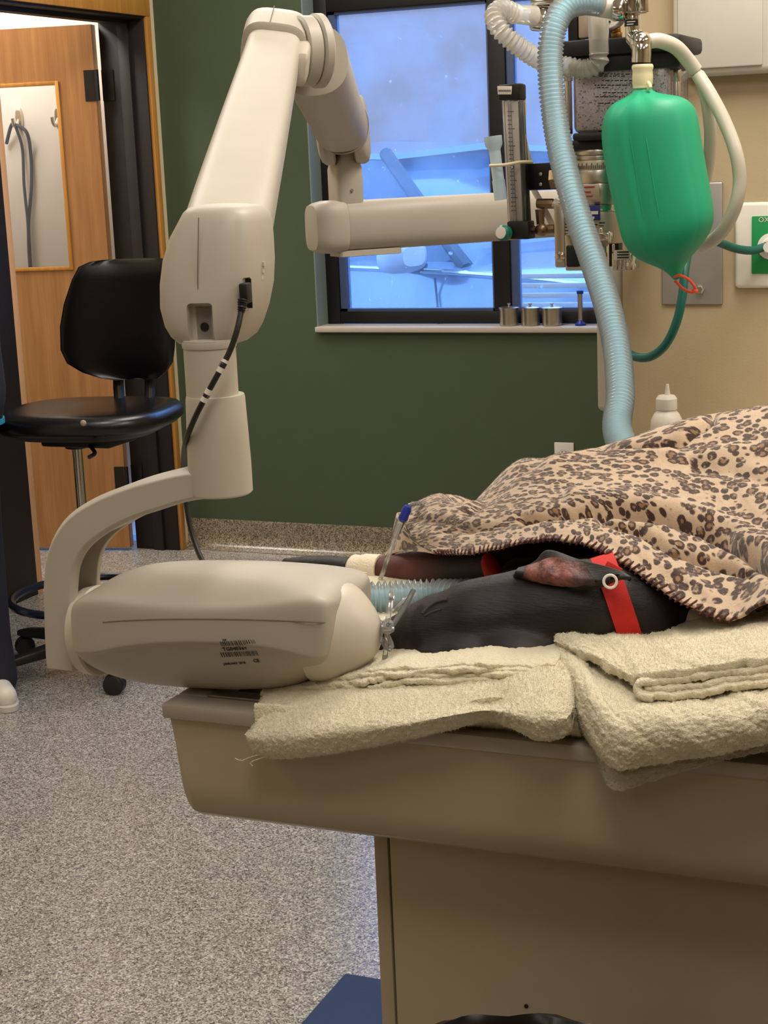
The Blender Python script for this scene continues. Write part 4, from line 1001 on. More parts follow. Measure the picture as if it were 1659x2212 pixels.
# bandage, catheter, drip line
bdg = thing('leg_bandage', D(795, 1250, 1.84), 'white tape bandage with a purple catheter hub on the foreleg', 'bandage')
la, lb_ = D(764, 1236, 1.853), D(826, 1234, 1.847)
link('tape_wrap', lathe([(.0205, 0), (.0225, .003), (.0215, .012), (.0228, .020), (.0220, .030), (.0212, (lb_-la).length)], 28, la, lb_-la), BANDAGE, bdg)
link('tape_flap', box(-.012, .012, -.009, .009, -.0008, .0008, .0006, mat=basis(PY(772, 1247, 1.825), Vector((1,.2,-.15)), Vector((0,-.3,1)))), BANDAGE, bdg)
link('catheter_hub', cyl(PY(735, 1256, 1.828), PY(757, 1252, 1.828), .0042, .0052, 14), CLEARTUBE, bdg)
link('injection_cap', cyl(PY(757, 1252, 1.828), PY(770, 1249, 1.828), .0058, .005, 14), plain('violet_cap', (96, 88, 190), .4), bdg)
dl = thing('drip_line', PY(820, 1260, 1.84), 'clear drip tubing with a blue clamp running from the bandage to the blanket', 'drip line')
link('tubing', tube([PY(818, 1258, 1.82), PY(828, 1235, 1.80), PY(840, 1200, 1.79), PY(852, 1165, 1.79), PY(864, 1132, 1.79)], .0028, .005, 10), CLEARTUBE, dl)
link('connector', cyl(PY(852, 1160, 1.79), PY(866, 1126, 1.79), .0038, .0056, 14), CLEARTUBE, dl)
link('clamp', lathe([(.0035, 0), (.0062, .004), (.0055, .010), (.0060, .016), (.0038, .021)], 14, PY(868, 1126, 1.788), PY(884, 1088, 1.788)-PY(868, 1126, 1.788)), BLUEPLASTIC, dl)
link('tubing', tube([PY(882, 1094, 1.788), PY(893, 1088, 1.80), PY(908, 1088, 1.82), PY(920, 1092, 1.85)], .0028, .004, 10), CLEARTUBE, dl)
# tied tubing round the muzzle
mt = thing('muzzle_tie', PY(835, 1420, 1.47), 'clear tubing knotted in a bow around the dog muzzle', 'tie')
for pp in (((848, 1275, 1.49), (845, 1300, 1.475), (838, 1340, 1.462), (836, 1368, 1.458), (846, 1395, 1.455), (838, 1402, 1.455), (826, 1385, 1.457), (815, 1366, 1.46), (808, 1358, 1.475)),
           ((893, 1276, 1.51), (880, 1300, 1.495), (862, 1330, 1.475), (848, 1350, 1.46), (836, 1362, 1.456), (826, 1350, 1.46), (815, 1340, 1.475)),
           ((837, 1362, 1.456), (834, 1390, 1.455), (832, 1415, 1.455), (828, 1435, 1.46), (818, 1444, 1.465)),
           ((850, 1318, 1.52), (868, 1300, 1.52), (886, 1290, 1.53), (895, 1282, 1.54))):
    link('tubing', tube([PY(*p) for p in pp], .0028, .004, 10), CLEARTUBE, mt)
link('knot', join(torus(PY(837, 1358, 1.456), Vector((.2, -.4, 1)), .0052, .0024), torus(PY(838, 1350, 1.457), Vector((.6, -.6, .5)), .0045, .0022)), CLEARTUBE, mt)

# ================================================================== BLANKET
B0 = [(942, 1196, 1.74), (1000, 1196, 1.68), (1080, 1184, 1.635), (1180, 1166, 1.60), (1270, 1180, 1.585), (1340, 1212, 1.555), (1410, 1262, 1.53), (1485, 1306, 1.505), (1575, 1340, 1.48), (1660, 1300, 1.47), (1800, 1300, 1.45)]
B1 = [(915, 1182, 1.78), (985, 1170, 1.725), (1075, 1155, 1.68), (1180, 1135, 1.645), (1285, 1145, 1.62), (1368, 1176, 1.595), (1442, 1222, 1.565), (1520, 1262, 1.545), (1612, 1268, 1.525), (1700, 1240, 1.51), (1820, 1240, 1.49)]
B2 = [(893, 1160, 1.80), (968, 1138, 1.76), (1062, 1124, 1.72), (1180, 1098, 1.69), (1300, 1105, 1.665), (1398, 1130, 1.645), (1478, 1166, 1.62), (1560, 1194, 1.60), (1645, 1196, 1.585), (1725, 1170, 1.57), (1840, 1160, 1.55)]
B3 = [(876, 1135, 1.82), (950, 1105, 1.80), (1045, 1092, 1.775), (1160, 1062, 1.75), (1290, 1056, 1.73), (1410, 1066, 1.71), (1500, 1086, 1.695), (1580, 1102, 1.68), (1660, 1092, 1.665), (1740, 1070, 1.65), (1850, 1055, 1.63)]
B4 = [(868, 1118, 1.84), (940, 1082, 1.835), (1022, 1090, 1.83), (1130, 1024, 1.82), (1280, 1008, 1.81), (1410, 1002, 1.80), (1500, 1000, 1.785), (1590, 992, 1.775), (1670, 985, 1.765), (1750, 970, 1.755), (1860, 955, 1.74)]
B5 = [(876, 1106, 1.86), (957, 1070, 1.88), (1016, 1108, 1.88), (1112, 1002, 1.9), (1200, 992, 1.9), (1370, 945, 1.9), (1500, 906, 1.9), (1590, 892, 1.9), (1670, 879, 1.9), (1760, 863, 1.9), (1870, 850, 1.9)]
brow = [[PY(*p) for p in r] for r in (B0, B1, B2, B3, B4, B5)]
ext(brow, .12, .26, .42)
brow.append([Vector((p.x, 1.985, p.z-.035)) for p in brow[-1]])
brow.append([Vector((p.x+.0, 2.045, max(.93, p.z-.13))) for p in brow[-2]])
def seg_d(p, a, b):
    ax, ay = a; bx2, by2 = b; vx, vy = bx2-ax, by2-ay; t = max(0, min(1, ((p[0]-ax)*vx+(p[1]-ay)*vy)/(vx*vx+vy*vy+1e-9)))
    return math.hypot(p[0]-ax-t*vx, p[1]-ay-t*vy), t
FOLDS = [ # polyline, width px, depth m (negative = valley)
 ([(1130, 1122), (1240, 1108), (1330, 1104), (1440, 1122), (1520, 1150), (1600, 1195), (1659, 1235), (1760, 1290)], 9, -.019),
 ([(1240, 1075), (1340, 1080), (1450, 1095), (1560, 1130), (1659, 1175)], 16, .008),
 ([(1300, 1125), (1390, 1150), (1450, 1190), (1540, 1220), (1620, 1240)], 9, -.018),
 ([(1180, 1148), (1280, 1160), (1370, 1195), (1450, 1240), (1540, 1290)], 14, .006),
 ([(1010, 1110), (1060, 1075), (1120, 1030), (1180, 1005)], 10, -.008),
 ([(1010, 1100), (1090, 1050), (1170, 1010), (1300, 985), (1450, 985)], 9, .006),
 ([(1300, 975), (1400, 968), (1470, 952), (1540, 905)], 9, -.018),
 ([(1180, 1008), (1330, 1000), (1500, 990), (1659, 970)], 13, .006),
 ([(1500, 1010), (1580, 1020), (1659, 1040), (1760, 1060)], 14, -.007),
 ([(960, 1150), (1060, 1140), (1160, 1120)], 10, -.006),
 ([(900, 1120), (950, 1125), (1010, 1140)], 10, -.006),
 ([(1600, 1180), (1650, 1190), (1700, 1210)], 16, .010)]
wb_ = wob(31)
def bfn(u, v, p, n):
    x, y, _ = PIX(p); s = 0
    if v > .74: return n*0
    for poly, wd, dp in FOLDS:
        d_ = min(seg_d((x, y), a, b)[0] for a, b in zip(poly, poly[1:]))
        s += dp*math.exp(-(d_/wd)**2)
    up_ = n if n.z > 0 else -n
    return up_*(s*min(1, v*5+.15)) + up_*(.0012*wb_(u*5+v*3))
me, BG = net(brow, 247, 110, bfn)
blk = thing('fleece_blanket', PZ(1400, 1300, .95), 'leopard print fleece blanket with brown whip stitching draped over the dog', 'blanket')
bl = link('blanket_sheet', me, LEO, blk, 0); me.shade_smooth(); mods(bl, ('SOLIDIFY', dict(thickness=.004, offset=0)), ('SUBSURF', dict(levels=1, render_levels=1)))
tx = bpy.data.textures.new('fleece_nap', 'CLOUDS'); tx.noise_scale = .003
fuzz(bl, 120000, .002, .00012, 5)
dm = bl.modifiers.new('nap', 'DISPLACE'); dm.texture = tx; dm.strength = .0012; dm.texture_coords = 'LOCAL'
# hanging underside at the left end
U0 = [(942, 1197, 1.745), (905, 1192, 1.79), (866, 1192, 1.83), (832, 1203, 1.86)]
U1 = [(915, 1180, 1.785), (893, 1170, 1.81), (866, 1165, 1.83), (845, 1180, 1.87)]
U2 = [(880, 1140, 1.82), (868, 1130, 1.83), (858, 1125, 1.85), (855, 1130, 1.88)]
U3 = [(872, 1110, 1.85), (866, 1108, 1.86), (860, 1110, 1.88), (860, 1115, 1.90)]
me, G = net([[PY(*p) for p in r] for r in (U0, U1, U2, U3)], 40, 40)
o = link('blanket_end', me, LEO, blk, 0); me.shade_smooth(); mods(o, ('SOLIDIFY', dict(thickness=.004, offset=0)))
# second layer of the blanket lower right
V0 = [(1500, 1345, 1.60), (1560, 1348, 1.56), (1620, 1346, 1.54), (1700, 1330, 1.53), (1820, 1310, 1.52)]
V1 = [(1510, 1310, 1.62), (1570, 1305, 1.59), (1630, 1296, 1.57), (1710, 1290, 1.56), (1820, 1270, 1.55)]
V2 = [(1520, 1290, 1.66), (1580, 1270, 1.64), (1640, 1250, 1.63), (1720, 1250, 1.62), (1820, 1240, 1.60)]
me, G = net(ext([[PY(*p) for p in r] for r in (V0, V1, V2)], .2, .45), 75, 30)
o = link('blanket_underlayer', me, LEO, blk, 0); me.shade_smooth(); mods(o, ('SOLIDIFY', dict(thickness=.004, offset=0)))
# whip stitches along the front hem
hem = BG[0]; stm = None
STITCH = plain('maroon_yarn', (74, 26, 26), .85)
hl = [0]
for a, b in zip(hem, hem[1:]): hl.append(hl[-1]+(b-a).length)
s_ = .006; stitch_me = None; kk = 0
while s_ < hl[-1]*.9:
    j = max(i for i in range(len(hl)) if hl[i] <= s_); a = BG[0][j]
    if PIX(a)[0] > 1585: break
    a = BG[0][j]; b = BG[4][j]; t_ = (BG[0][min(j+1, len(hem)-1)]-a).normalized()
    tow = (CP-a).normalized()
    y_ = ((b-a).normalized()+t_*.35).normalized()
    if stitch_me is None:
        stitch_me = tube([Vector((0, -.003, -.001)), Vector((0, -.001, .0032)), Vector((0, .004, .0035)), Vector((0, .0095, .0015))], .0011, .002, 6)
    M = basis(a, y_.cross(tow), y_)
    o = bpy.data.objects.new('stitch', stitch_me if kk else stitch_me); COL.objects.link(o)
    if not stitch_me.materials: stitch_me.materials.append(STITCH)
    o.parent = blk; o.matrix_local = Matrix.Translation(-blk.location) @ M
    kk += 1; s_ += .0082

# ================================================================== ANAESTHESIA MACHINE
AY = 2.92
am = thing('anaesthesia_machine', (PY(1330, 420, TY).x, TY, 1.0), 'wall mounted anaesthesia machine with chrome valves, vaporiser and absorber canister', 'anaesthesia machine')
def am_link(name, me, mat, parent=None, **k): return link(name, me, mat, parent or am, **k)
def pbox(x0, y0, x1, y1, Y, dep, bev=.002):      # box from a pixel rectangle on plane Y, extending back
    a, b, c = PY(x0, (y0+y1)/2, Y), PY(x1, (y0+y1)/2, Y), PY((x0+x1)/2, y0, Y); d = PY((x0+x1)/2, y1, Y)
    return box(a.x, b.x, Y, Y+dep, d.z, c.z, bev)
def px2m(px_, Y, x=1300, y=400): return (PY(x+px_, y, Y)-PY(x, y, Y)).length
def vcyl(px_, y0, y1, halfpx, Y, n=36, bev=.0015):
    t_, b_ = PY(px_, y0, Y), PY(px_, y1, Y); r = px2m(halfpx, Y)*.97; xm, ym = (t_.x+b_.x)/2, Y
    return cyl(Vector((xm, ym, b_.z)), Vector((xm, ym, t_.z)), r, n=n, bev=bev)
# wall bracket
q = PY(1300, 420, AY)
am_link('wall_bracket', join(box(q.x-.03, q.x+.03, AY+.02, TY, q.z-.02, q.z+.02, .004), box(q.x-.03, q.x+.03, TY-.012, TY, q.z-.12, q.z+.20, .003)), BLACKMETAL)
am_link('back_column', box(q.x-.018, q.x+.018, AY+.045, AY+.075, PY(1300, 580, AY).z, PY(1300, -20, AY).z, .003), BLACKMETAL)
# vaporiser stack (left of the bag)
vx = 1296
va = am_link('vaporiser', vcyl(vx, 395, 440, 56, AY), STEEL)
am_link('vaporiser_cap', join(vcyl(vx, 322, 334, 58, AY), vcyl(vx, 334, 345, 52, AY)), STEEL, va)
dial = am_link('dial', vcyl(vx, 345, 366, 54, AY), plain('dial_satin', (208, 196, 176), .4, .4), va)
vr = px2m(54, AY)*.97; dz0, dz1 = PY(vx, 364, AY).z, PY(vx, 351, AY).z; vxx = PY(vx, 355, AY).x
tm = []
for k in range(26):
    a = -pi*.95+k*.075*1.0; p = Vector((vxx+cos(a)*vr, AY+sin(a)*vr, 0)); hh = dz1-dz0 if k % 3 == 0 else (dz1-dz0)*.6
    tm.append(box(-.0006, .0006, 0, hh, -.0005, .0006, mat=basis(Vector((p.x, p.y, dz0)), Vector((-sin(a), cos(a), 0)), up)))
am_link('dial_marks', join(*tm), PRINT, dial, smooth=0)
am_link('dial_base', vcyl(vx, 366, 395, 55, AY), STEEL, va)
am_link('chrome_band', join(vcyl(vx, 440, 456, 50, AY)), CHROME, va)
lowv = am_link('lower_cup', vcyl(vx, 456, 525, 52, AY), plain('satin_cup', (186, 176, 158), .38, .5), va)
pl = am_link('name_plate', pbox(1258, 398, 1294, 432, AY-.066, .004, .0008), plain('plate_bronze', (186, 164, 146), .4, .4), va)
for k, (x0, x1, y) in enumerate(((1262, 1284, 404), (1262, 1276, 415), (1262, 1280, 424))): am_link('print', pbox(x0, y-1.5, x1, y+1.5, AY-.0668, .001, 0), REDPRINT, pl, smooth=0)
lb2 = am_link('blue_label', pbox(1272, 444, 1296, 476, AY-.064, .003, .0006), BLUEPRINT, va)
for (x0, y0, x1, y1) in ((1276, 456, 1292, 463), (1276, 468, 1284, 473)): am_link('print', pbox(x0, y0, x1, y1, AY-.0648, .001, 0), PAPER, lb2, smooth=0)
for (x0, y0, x1, y1) in ((1282, 484, 1290, 487), (1294, 480, 1306, 483), (1294, 487, 1304, 489)): am_link('print', pbox(x0, y0, x1, y1, AY-.062, .001, 0), PRINT, va, smooth=0)
am_link('filler_block', join(pbox(1290, 502, 1317, 520, AY-.07, .03, .003), pbox(1293, 492, 1300, 503, AY-.07, .01, .002), pbox(1313, 500, 1318, 526, AY-.075, .012, .002)), CHROME, va)
# drain fittings below
bs = am_link('base_block', pbox(1220, 505, 1262, 585, AY-.05, .06, .003), CHROME)
am_link('base_knob', pbox(1222, 530, 1252, 577, AY-.062, .012, .003), BLACK, bs)
bl2 = am_link('side_bracket', pbox(1197, 440, 1220, 578, AY-.045, .02, .003), STEEL)
p = PY(1209, 555, AY-.047); am_link('thumb_screw', lathe([(.004, 0), (.0095, .001), (.0095, .004), (.004, .006)], 24, p+Vector((0, .004, 0)), Vector((0, -1, 0))), CHROME, bl2)
gd = am_link('relief_valve', pbox(1321, 545, 1367, 584, AY-.055, .045, .003), CHROME)
for k in range(4): am_link('fin', pbox(1329+k*9.5, 562, 1333+k*9.5, 584, AY-.058, .004, .001), STEEL, gd)
am_link('warning_label', pbox(1326, 540, 1362, 561, AY-.057, .003, .0005), PAPER, gd)
for k in range(3): am_link('print', pbox(1333, 543+k*6, 1358, 546+k*6, AY-.058, .001, 0), PRINT, gd, smooth=0)
am_link('stem', vcyl(1325, 527, 545, 3, AY-.05), CHROME, gd); am_link('stem', vcyl(1306, 525, 580, 10, AY), CHROME, gd)
am_link('calibration_scale', pbox(1219, 456, 1240, 512, AY-.04, .02, .001), plain('scale_ivory', (205, 190, 165), .5), bs)
for k in range(7): am_link('print', pbox(1221, 462+k*7, 1227+(k % 2)*3, 464+k*7, AY-.041, .001, 0), REDPRINT if k < 3 else PRINT, bs, smooth=0)
# flowmeter
fm = am_link('flowmeter', pbox(1076, 182, 1122, 216, AY-.05, .04, .003), BLACK)
pa, pb = PY(1112, 180, AY), PY(1138, 515, AY)
def slant(x0, x1, y0, y1, xs0, xs1, Y, dep, bev=.0015):   # leaning quad: top edge x0..x1 at y0, bottom edge xs0..xs1 at y1
    return extrude([PY(x0, y0, Y), PY(x1, y0, Y), PY(xs1, y1, Y), PY(xs0, y1, Y)], Vector((0, dep, 0)), bev)
am_link('back_rail', slant(1106, 1124, 180, 514, 1128, 1143, AY-.03, .02), BLACK, fm)
am_link('bottom_block', slant(1094, 1140, 478, 517, 1098, 1143, AY-.05, .04, .003), BLACK, fm)
am_link('top_label', slant(1074, 1105, 186, 204, 1075, 1104, AY-.053, .003, .0005), PAPER, fm)
for k in range(9): am_link('print', slant(1077+k*3, 1078.6+k*3, 194, 198, 1077+k*3, 1078.6+k*3, AY-.0535, .001, 0), PRINT, fm, smooth=0)
am_link('tube_housing', slant(1082, 1122, 214, 480, 1096, 1132, AY-.048, .034, .004), CLEAR, fm)
am_link('scale_strip', slant(1090, 1118, 218, 478, 1102, 1128, AY-.043, .004, .0005), plain('flow_scale', (232, 220, 208), .5), fm)
for k in range(24):
    yk_ = 240+k*9.3; xk = 1098+(yk_-218)*.042
    am_link('print', slant(xk-3, xk+(6 if k % 4 else 11), yk_, yk_+2, xk-3, xk+(6 if k % 4 else 11), AY-.0435, .001, 0), PRINT, fm, smooth=0)
am_link('metering_tube', cyl(PY(1100, 214, AY-.046), PY(1113, 480, AY-.046), .003, n=12), CLEAR, fm)
am_link('float_ball', ellipsoid(PY(1107, 362, AY-.046), .0025, .0035, .0035, sub=2), STEEL, fm)
kn = PY(1095, 504, AY-.052)
kb = am_link('flow_knob', lathe([(.006, 0), (.0135, .003), (.0140, .016), (.011, .020)], 28, kn, Vector((-.25, -1, .12))), plain('knob_green', (20, 120, 96), .4), fm)
am_link('knob_disc', lathe([(.0108, 0), (.0108, .001), (.009, .0013)], 24, kn+Vector((-.25, -1, .12)).normalized()*.020, Vector((-.25, -1, .12))), PAPER, kb)
am_link('mount_plate', pbox(1136, 352, 1214, 410, AY-.01, .015, .002), BLACKMETAL)
for y in (376, 398): am_link('rivet', lathe([(.003, 0), (.003, .0015), (.001, .002)], 12, PY(1168, y, AY-.01), Vector((0, -1, 0))), STEEL)
am_link('hex_coupling', cyl(PY(1190, 388, AY-.02), PY(1226, 384, AY-.02), .019, n=6, bev=.002), plain('bronze_fitting', (140, 116, 90), .35, .9))
am_link('needle_valve', join(cyl(PY(1146, 498, AY-.02), PY(1198, 494, AY-.02), .008, n=8, bev=.001), cyl(PY(1168, 492, AY-.02), PY(1166, 452, AY-.02), .007, .009, 8), cyl(PY(1160, 440, AY-.02), PY(1196, 440, AY-.02), .009, n=8, bev=.001), ellipsoid(PY(1170, 496, AY-.025), .013, .011, .012, sub=2)), plain('bronze_fitting', (140, 116, 90), .35, .9))
am_link('feed_tube', tube([PY(1196, 438, AY-.03), PY(1205, 445, AY-.03), PY(1209, 470, AY-.03), PY(1209, 520, AY-.03)], .0085, .005, 10), SILICONE)
am_link('feed_tube', tube([PY(1122, 196, AY-.0), PY(1130, 215, AY-.01), PY(1130, 290, AY-.0), PY(1142, 345, AY+.01), PY(1150, 400, AY+.02), PY(1170, 440, AY+.01), PY(1200, 500, AY+.01)], .0055, .006, 10), SILICONE)
# absorber canister
cn = am_link('absorber_canister', pbox(1236, 118, 1448, 284, AY-.06, .15, .010), CLEAR)
def granules():
    t = NT('soda_lime'); v = t.coord('Object'); vo = t.n('ShaderNodeTexVoronoi'); vo.inputs['Scale'].default_value = 380; t.l(v, vo.inputs['Vector'])
    sep = t.n('ShaderNodeSeparateColor'); t.l(vo.outputs['Color'], sep.inputs[0])
    t.base(t.ramp(sep.outputs[0], [(0, srgb(140, 124, 130)), (.10, srgb(220, 206, 212)), (.4, srgb(238, 226, 230))], 'CONSTANT')); t.set(Roughness=.8); t.bump(vo.outputs['Distance'], .5, .003); return t.m
am_link('soda_lime_fill', pbox(1243, 150, 1441, 280, AY-.052, .13, .004), granules(), cn)
random.seed(12)
for (x0, x1, y) in ((1284, 1372, 160), (1282, 1350, 164), (1300, 1368, 174), (1284, 1360, 184), (1290, 1316, 189), (1302, 1355, 200), (1286, 1345, 209), (1292, 1345, 223)):
    x = x0
    while x < x1:
        w_ = random.uniform(4, 12); am_link('print', pbox(x, y-1, min(x+w_, x1), y+1.4, AY-.0610, .0006, 0), PRINT, cn, smooth=0); x += w_+2.5
am_link('top_plate', join(pbox(1206, 80, 1470, 118, AY-.075, .18, .008), pbox(1226, 114, 1458, 152, AY-.065, .16, .006)), BLACK, cn)
am_link('side_lug', pbox(1440, 112, 1470, 148, AY-.06, .10, .008), BLACK, cn)
am_link('base_plate', join(pbox(1236, 283, 1452, 300, AY-.07, .17, .004), pbox(1215, 300, 1420, 322, AY-.05, .12, .004)), BLACK, cn)
for x in (1462, 1228): am_link('tie_rod', join(vcyl(x, 148, 290, 8, AY-.02), vcyl(x, 148, 176, 9.5, AY-.02)), STEEL, cn)
am_link('riser', pbox(1248, -40, 1278, 82, AY+.0, .04, .003), plain('riser_tan', (176, 160, 136), .5), cn)
am_link('riser', pbox(1226, 2, 1248, 118, AY+.01, .05, .003), BLACK, cn)
# gauge
gc = PY(1312, 26, AY-.04); gz = lathe([(.028, 0), (.031, .004), (.031, .020), (.028, .023)], 36, gc+Vector((0, .02, 0)), Vector((0, -1, 0)))
gg = am_link('pressure_gauge', gz, CHROME)
am_link('gauge_face', lathe([(.0265, 0), (.0265, .001)], 32, gc+Vector((0, -.0025, 0)), Vector((0, -1, 0))), PAPER, gg)
for (x, y) in ((1317, 27), (1317, 47), (1300, 45)): am_link('print', cyl(PY(x, y, AY-.0445), PY(x, y, AY-.0455), .002, n=8), PRINT, gg, smooth=0)
am_link('print', pbox(1313, 36, 1329, 40, AY-.0445, .001, 0), PRINT, gg, smooth=0)
am_link('gauge_stem', join(vcyl(1332, 58, 72, 9, AY-.02), vcyl(1332, 70, 82, 12, AY-.02)), BRASS, gg)
# left valve head
vh = am_link('inhalation_valve', join(pbox(1144, -8, 1206, 12, AY-.05, .06, .006), vcyl(1172, 10, 24, 22, AY-.02), cyl(PY(1150, 40, AY-.03), PY(1184, 42, AY-.03), .021, n=24, bev=.002), vcyl(1166, 40, 60, 16, AY-.02)), CHROME)
# chrome exhalation tower above the bag
BY = 2.80
ex = am_link('exhaust_valve', join(vcyl(1368, -20, 30, 29, BY), vcyl(1390, -20, 26, 12, BY-.03), cyl(PY(1326, 22, BY-.02), PY(1350, 20, BY-.02), .018, n=20, bev=.003), vcyl(1367, 28, 84, 16, BY), vcyl(1374, 74, 92, 17, BY)), CHROME)
am_link('elbow', tube([PY(1372, 82, BY), PY(1380, 92, BY-.01), PY(1386, 104, BY-.015), PY(1385, 135, BY-.015)], .0165, .004, 20), CHROME, ex)
am_link('elbow_dome', ellipsoid(PY(1384, 92, BY-.012), .019, .019, .019, sub=3), CHROME, ex)
for (x, y0, y1, hp, Yq) in ((1366, 43, 57, 16.8, BY), (1385, 117, 131, 16.2, BY-.015)):
    b_ = am_link('black_label', vcyl(x, y0, y1, hp, Yq, bev=0), BLACK, ex)
    for k in range(2): am_link('print', pbox(x-12, y0+2.5+k*5.5, x+(2 if k else 6), y0+5+k*5.5, Yq-px2m(hp, Yq)*.97-.0006, .0006, 0), PAPER, b_, smooth=0)
# ------------------------------------------------------------------ breathing bag
bag = thing('breathing_bag', PY(1465, 600, BY-.02), 'green rubber breathing bag hanging from the chrome valve', 'bag')
BYd = BY-.015
outl = [ # y-axis parameter: left x,y  right x,y
 ((1369, 188), (1407, 186), 0), ((1368, 200), (1408, 196), 0), ((1350, 212), (1430, 203), .15), ((1328, 222), (1466, 206), .4), ((1314, 238), (1487, 214), .7), ((1305, 262), (1499, 230), .85), ((1303, 292), (1505, 254), .95),
 ((1308, 340), (1513, 305), 1), ((1322, 410), (1525, 375), 1), ((1335, 465), (1536, 430), 1), ((1343, 500), (1541, 465), 1), ((1352, 530), (1537, 492), .95), ((1370, 553), (1520, 524), .8), ((1396, 568), (1498, 548), .55), ((1422, 577), (1487, 561), .3), ((1440, 588), (1477, 577), .12), ((1452, 600), (1472, 594), .05), ((1456, 606), (1470, 602), .03)]
rings = []
for kq, (a, b, full) in enumerate(outl):
    A_, B_ = PY(*a, BYd), PY(*b, BYd); c = (A_+B_)/2; hw = (B_-A_).length/2; x = (B_-A_).normalized(); y = Vector((0, 1, 0)); y = (y-x*y.dot(x)).normalized()
    dp_ = hw*(.82+.1*(1-full)); ring = []
    for i in range(64):
        th = 2*pi*i/64; e = 2.0+.5*full
        ct, st = cos(th), sin(th)
        px_, py_ = math.copysign(abs(ct)**(2/e), ct), math.copysign(abs(st)**(2/e), st)
        cr = 0
        for t0_, amp in ((-pi/2-.20, .05), (-pi/2-.55, .035), (-pi/2+.9, .015)):   # moulded ribs and creases
            dth = (th-t0_+pi) % (2*pi)-pi; cr -= amp*math.exp(-(dth/.07)**2)*full
        if kq in (2, 3, 4):     # gathered pleats at the shoulder
            for t0_ in (-pi/2-.45, -pi/2+.05, pi/2, 0.2): 
                dth = (th-t0_+pi) % (2*pi)-pi; cr -= (.16, .13, .06)[kq-2]*math.exp(-(dth/.16)**2)
        ring.append(c + x*(hw*px_*(1+cr)) + y*(dp_*py_*(1+cr)))
    rings.append(ring)
bo = link('bag_body', loft(rings), RUBGREEN, bag, 0); bo.data.shade_smooth(); mods(bo, ('SUBSURF', dict(levels=1, render_levels=1)))
bpy.context.view_layer.update(); baked(bo); bo.data.shade_smooth(); bvb = bvh_of(bo)
for pp in (((1384, 222), (1396, 300), (1410, 390), (1424, 470), (1434, 530)), ((1352, 232), (1362, 300), (1376, 390), (1390, 470), (1404, 530))):
    q = [hit(bvb, x, y, -.0002)[0] for x, y in pp]; q = [v for v in q if v]
    if len(q) > 2: link('mould_line', tube(q, .0008, .006, 6), RUBGREEN, bo)
nb = [PY(1388, 138, BY-.015), PY(1388, 190, BY-.015)]
link('neck_sleeve', lathe([(.0135, 0), (.0160, .002), (.0158, .006), (.0168, .009), (.0172, .022), (.0165, .030), (.0180, .034), (.0178, .037), (.0165, .040)], 28, nb[1]-Vector((0,0,.002)), nb[0]-nb[1]), LATEX, bag)
link('sleeve_tail', tube([PY(1400, 178, BY-.03), PY(1404, 186, BY-.034), PY(1401, 192, BY-.03)], .0035, .003, 8), LATEX, bag)
zp = PY(1462, 603, BY-.02)
zt_ = thing('cable_tie', zp, 'orange plastic cable tie looped round the tail of the green bag', 'cable tie')
link('strap', tube([PY(1456, 598, BY-.02), PY(1470, 595, BY-.035), PY(1490, 606, BY-.03), PY(1502, 624, BY-.02), PY(1496, 631, BY-.01), PY(1476, 624, BY-.005), PY(1458, 606, BY-.01)], .0026, .003, 8), ORANGE, zt_)
link('lock', box(-.004, .006, -.003, .003, -.003, .003, .001, mat=basis(PY(1500, 628, BY-.02), Vector((1,0,-.3)), up)), ORANGE, zt_)
# ------------------------------------------------------------------ tubes
exh = thing('scavenge_tube', PY(1450, 100, BY), 'milky silicone tube splitting in two behind the green bag', 'tube')
link('tubing', tube([PY(1398, 90, BY), PY(1425, 88, BY+.01), PY(1460, 102, BY+.03), PY(1486, 130, BY+.05), PY(1502, 152, BY+.06)], .0125, .006, 14), SILICONE, exh)
link('joiner', cyl(PY(1498, 148, BY+.057), PY(1510, 164, BY+.065), .009, n=14), SILICONE, exh)
link('tubing', tube([PY(1504, 158, BY+.06), PY(1516, 180, BY+.065), PY(1526, 215, BY+.07), PY(1534, 280, BY+.08), PY(1532, 340, BY+.1), PY(1524, 390, BY+.12)], .0105, .006, 14), SILICONE, exh)
link('tubing', tube([PY(1508, 162, BY+.06), PY(1535, 205, BY+.05), PY(1566, 265, BY+.04), PY(1590, 330, BY+.03), PY(1598, 390, BY+.03), PY(1590, 440, BY+.03), PY(1570, 485, BY+.04), PY(1545, 515, BY+.06), PY(1516, 532, BY+.09)], .0115, .006, 14), SILICONE, exh)
gh = [PY(1655, 532, TY-.03), PY(1625, 541, TY-.06), PY(1590, 537, TY-.10), PY(1555, 524, TY-.14), PY(1520, 512, TY-.2), PY(1492, 530, TY-.26), PY(1480, 580, TY-.3), PY(1474, 640, TY-.32), PY(1460, 700, TY-.33), PY(1435, 748, TY-.33), PY(1400, 772, TY-.32), PY(1362, 766, TY-.30), PY(1335, 735, TY-.3), PY(1318, 680, TY-.32), PY(1306, 585, TY-.36)]
tag(link('oxygen_hose', tube(gh, .0085, .006, 14), HOSEGREEN), 'dark green oxygen hose looping from the wall outlet under the green bag', 'hose')
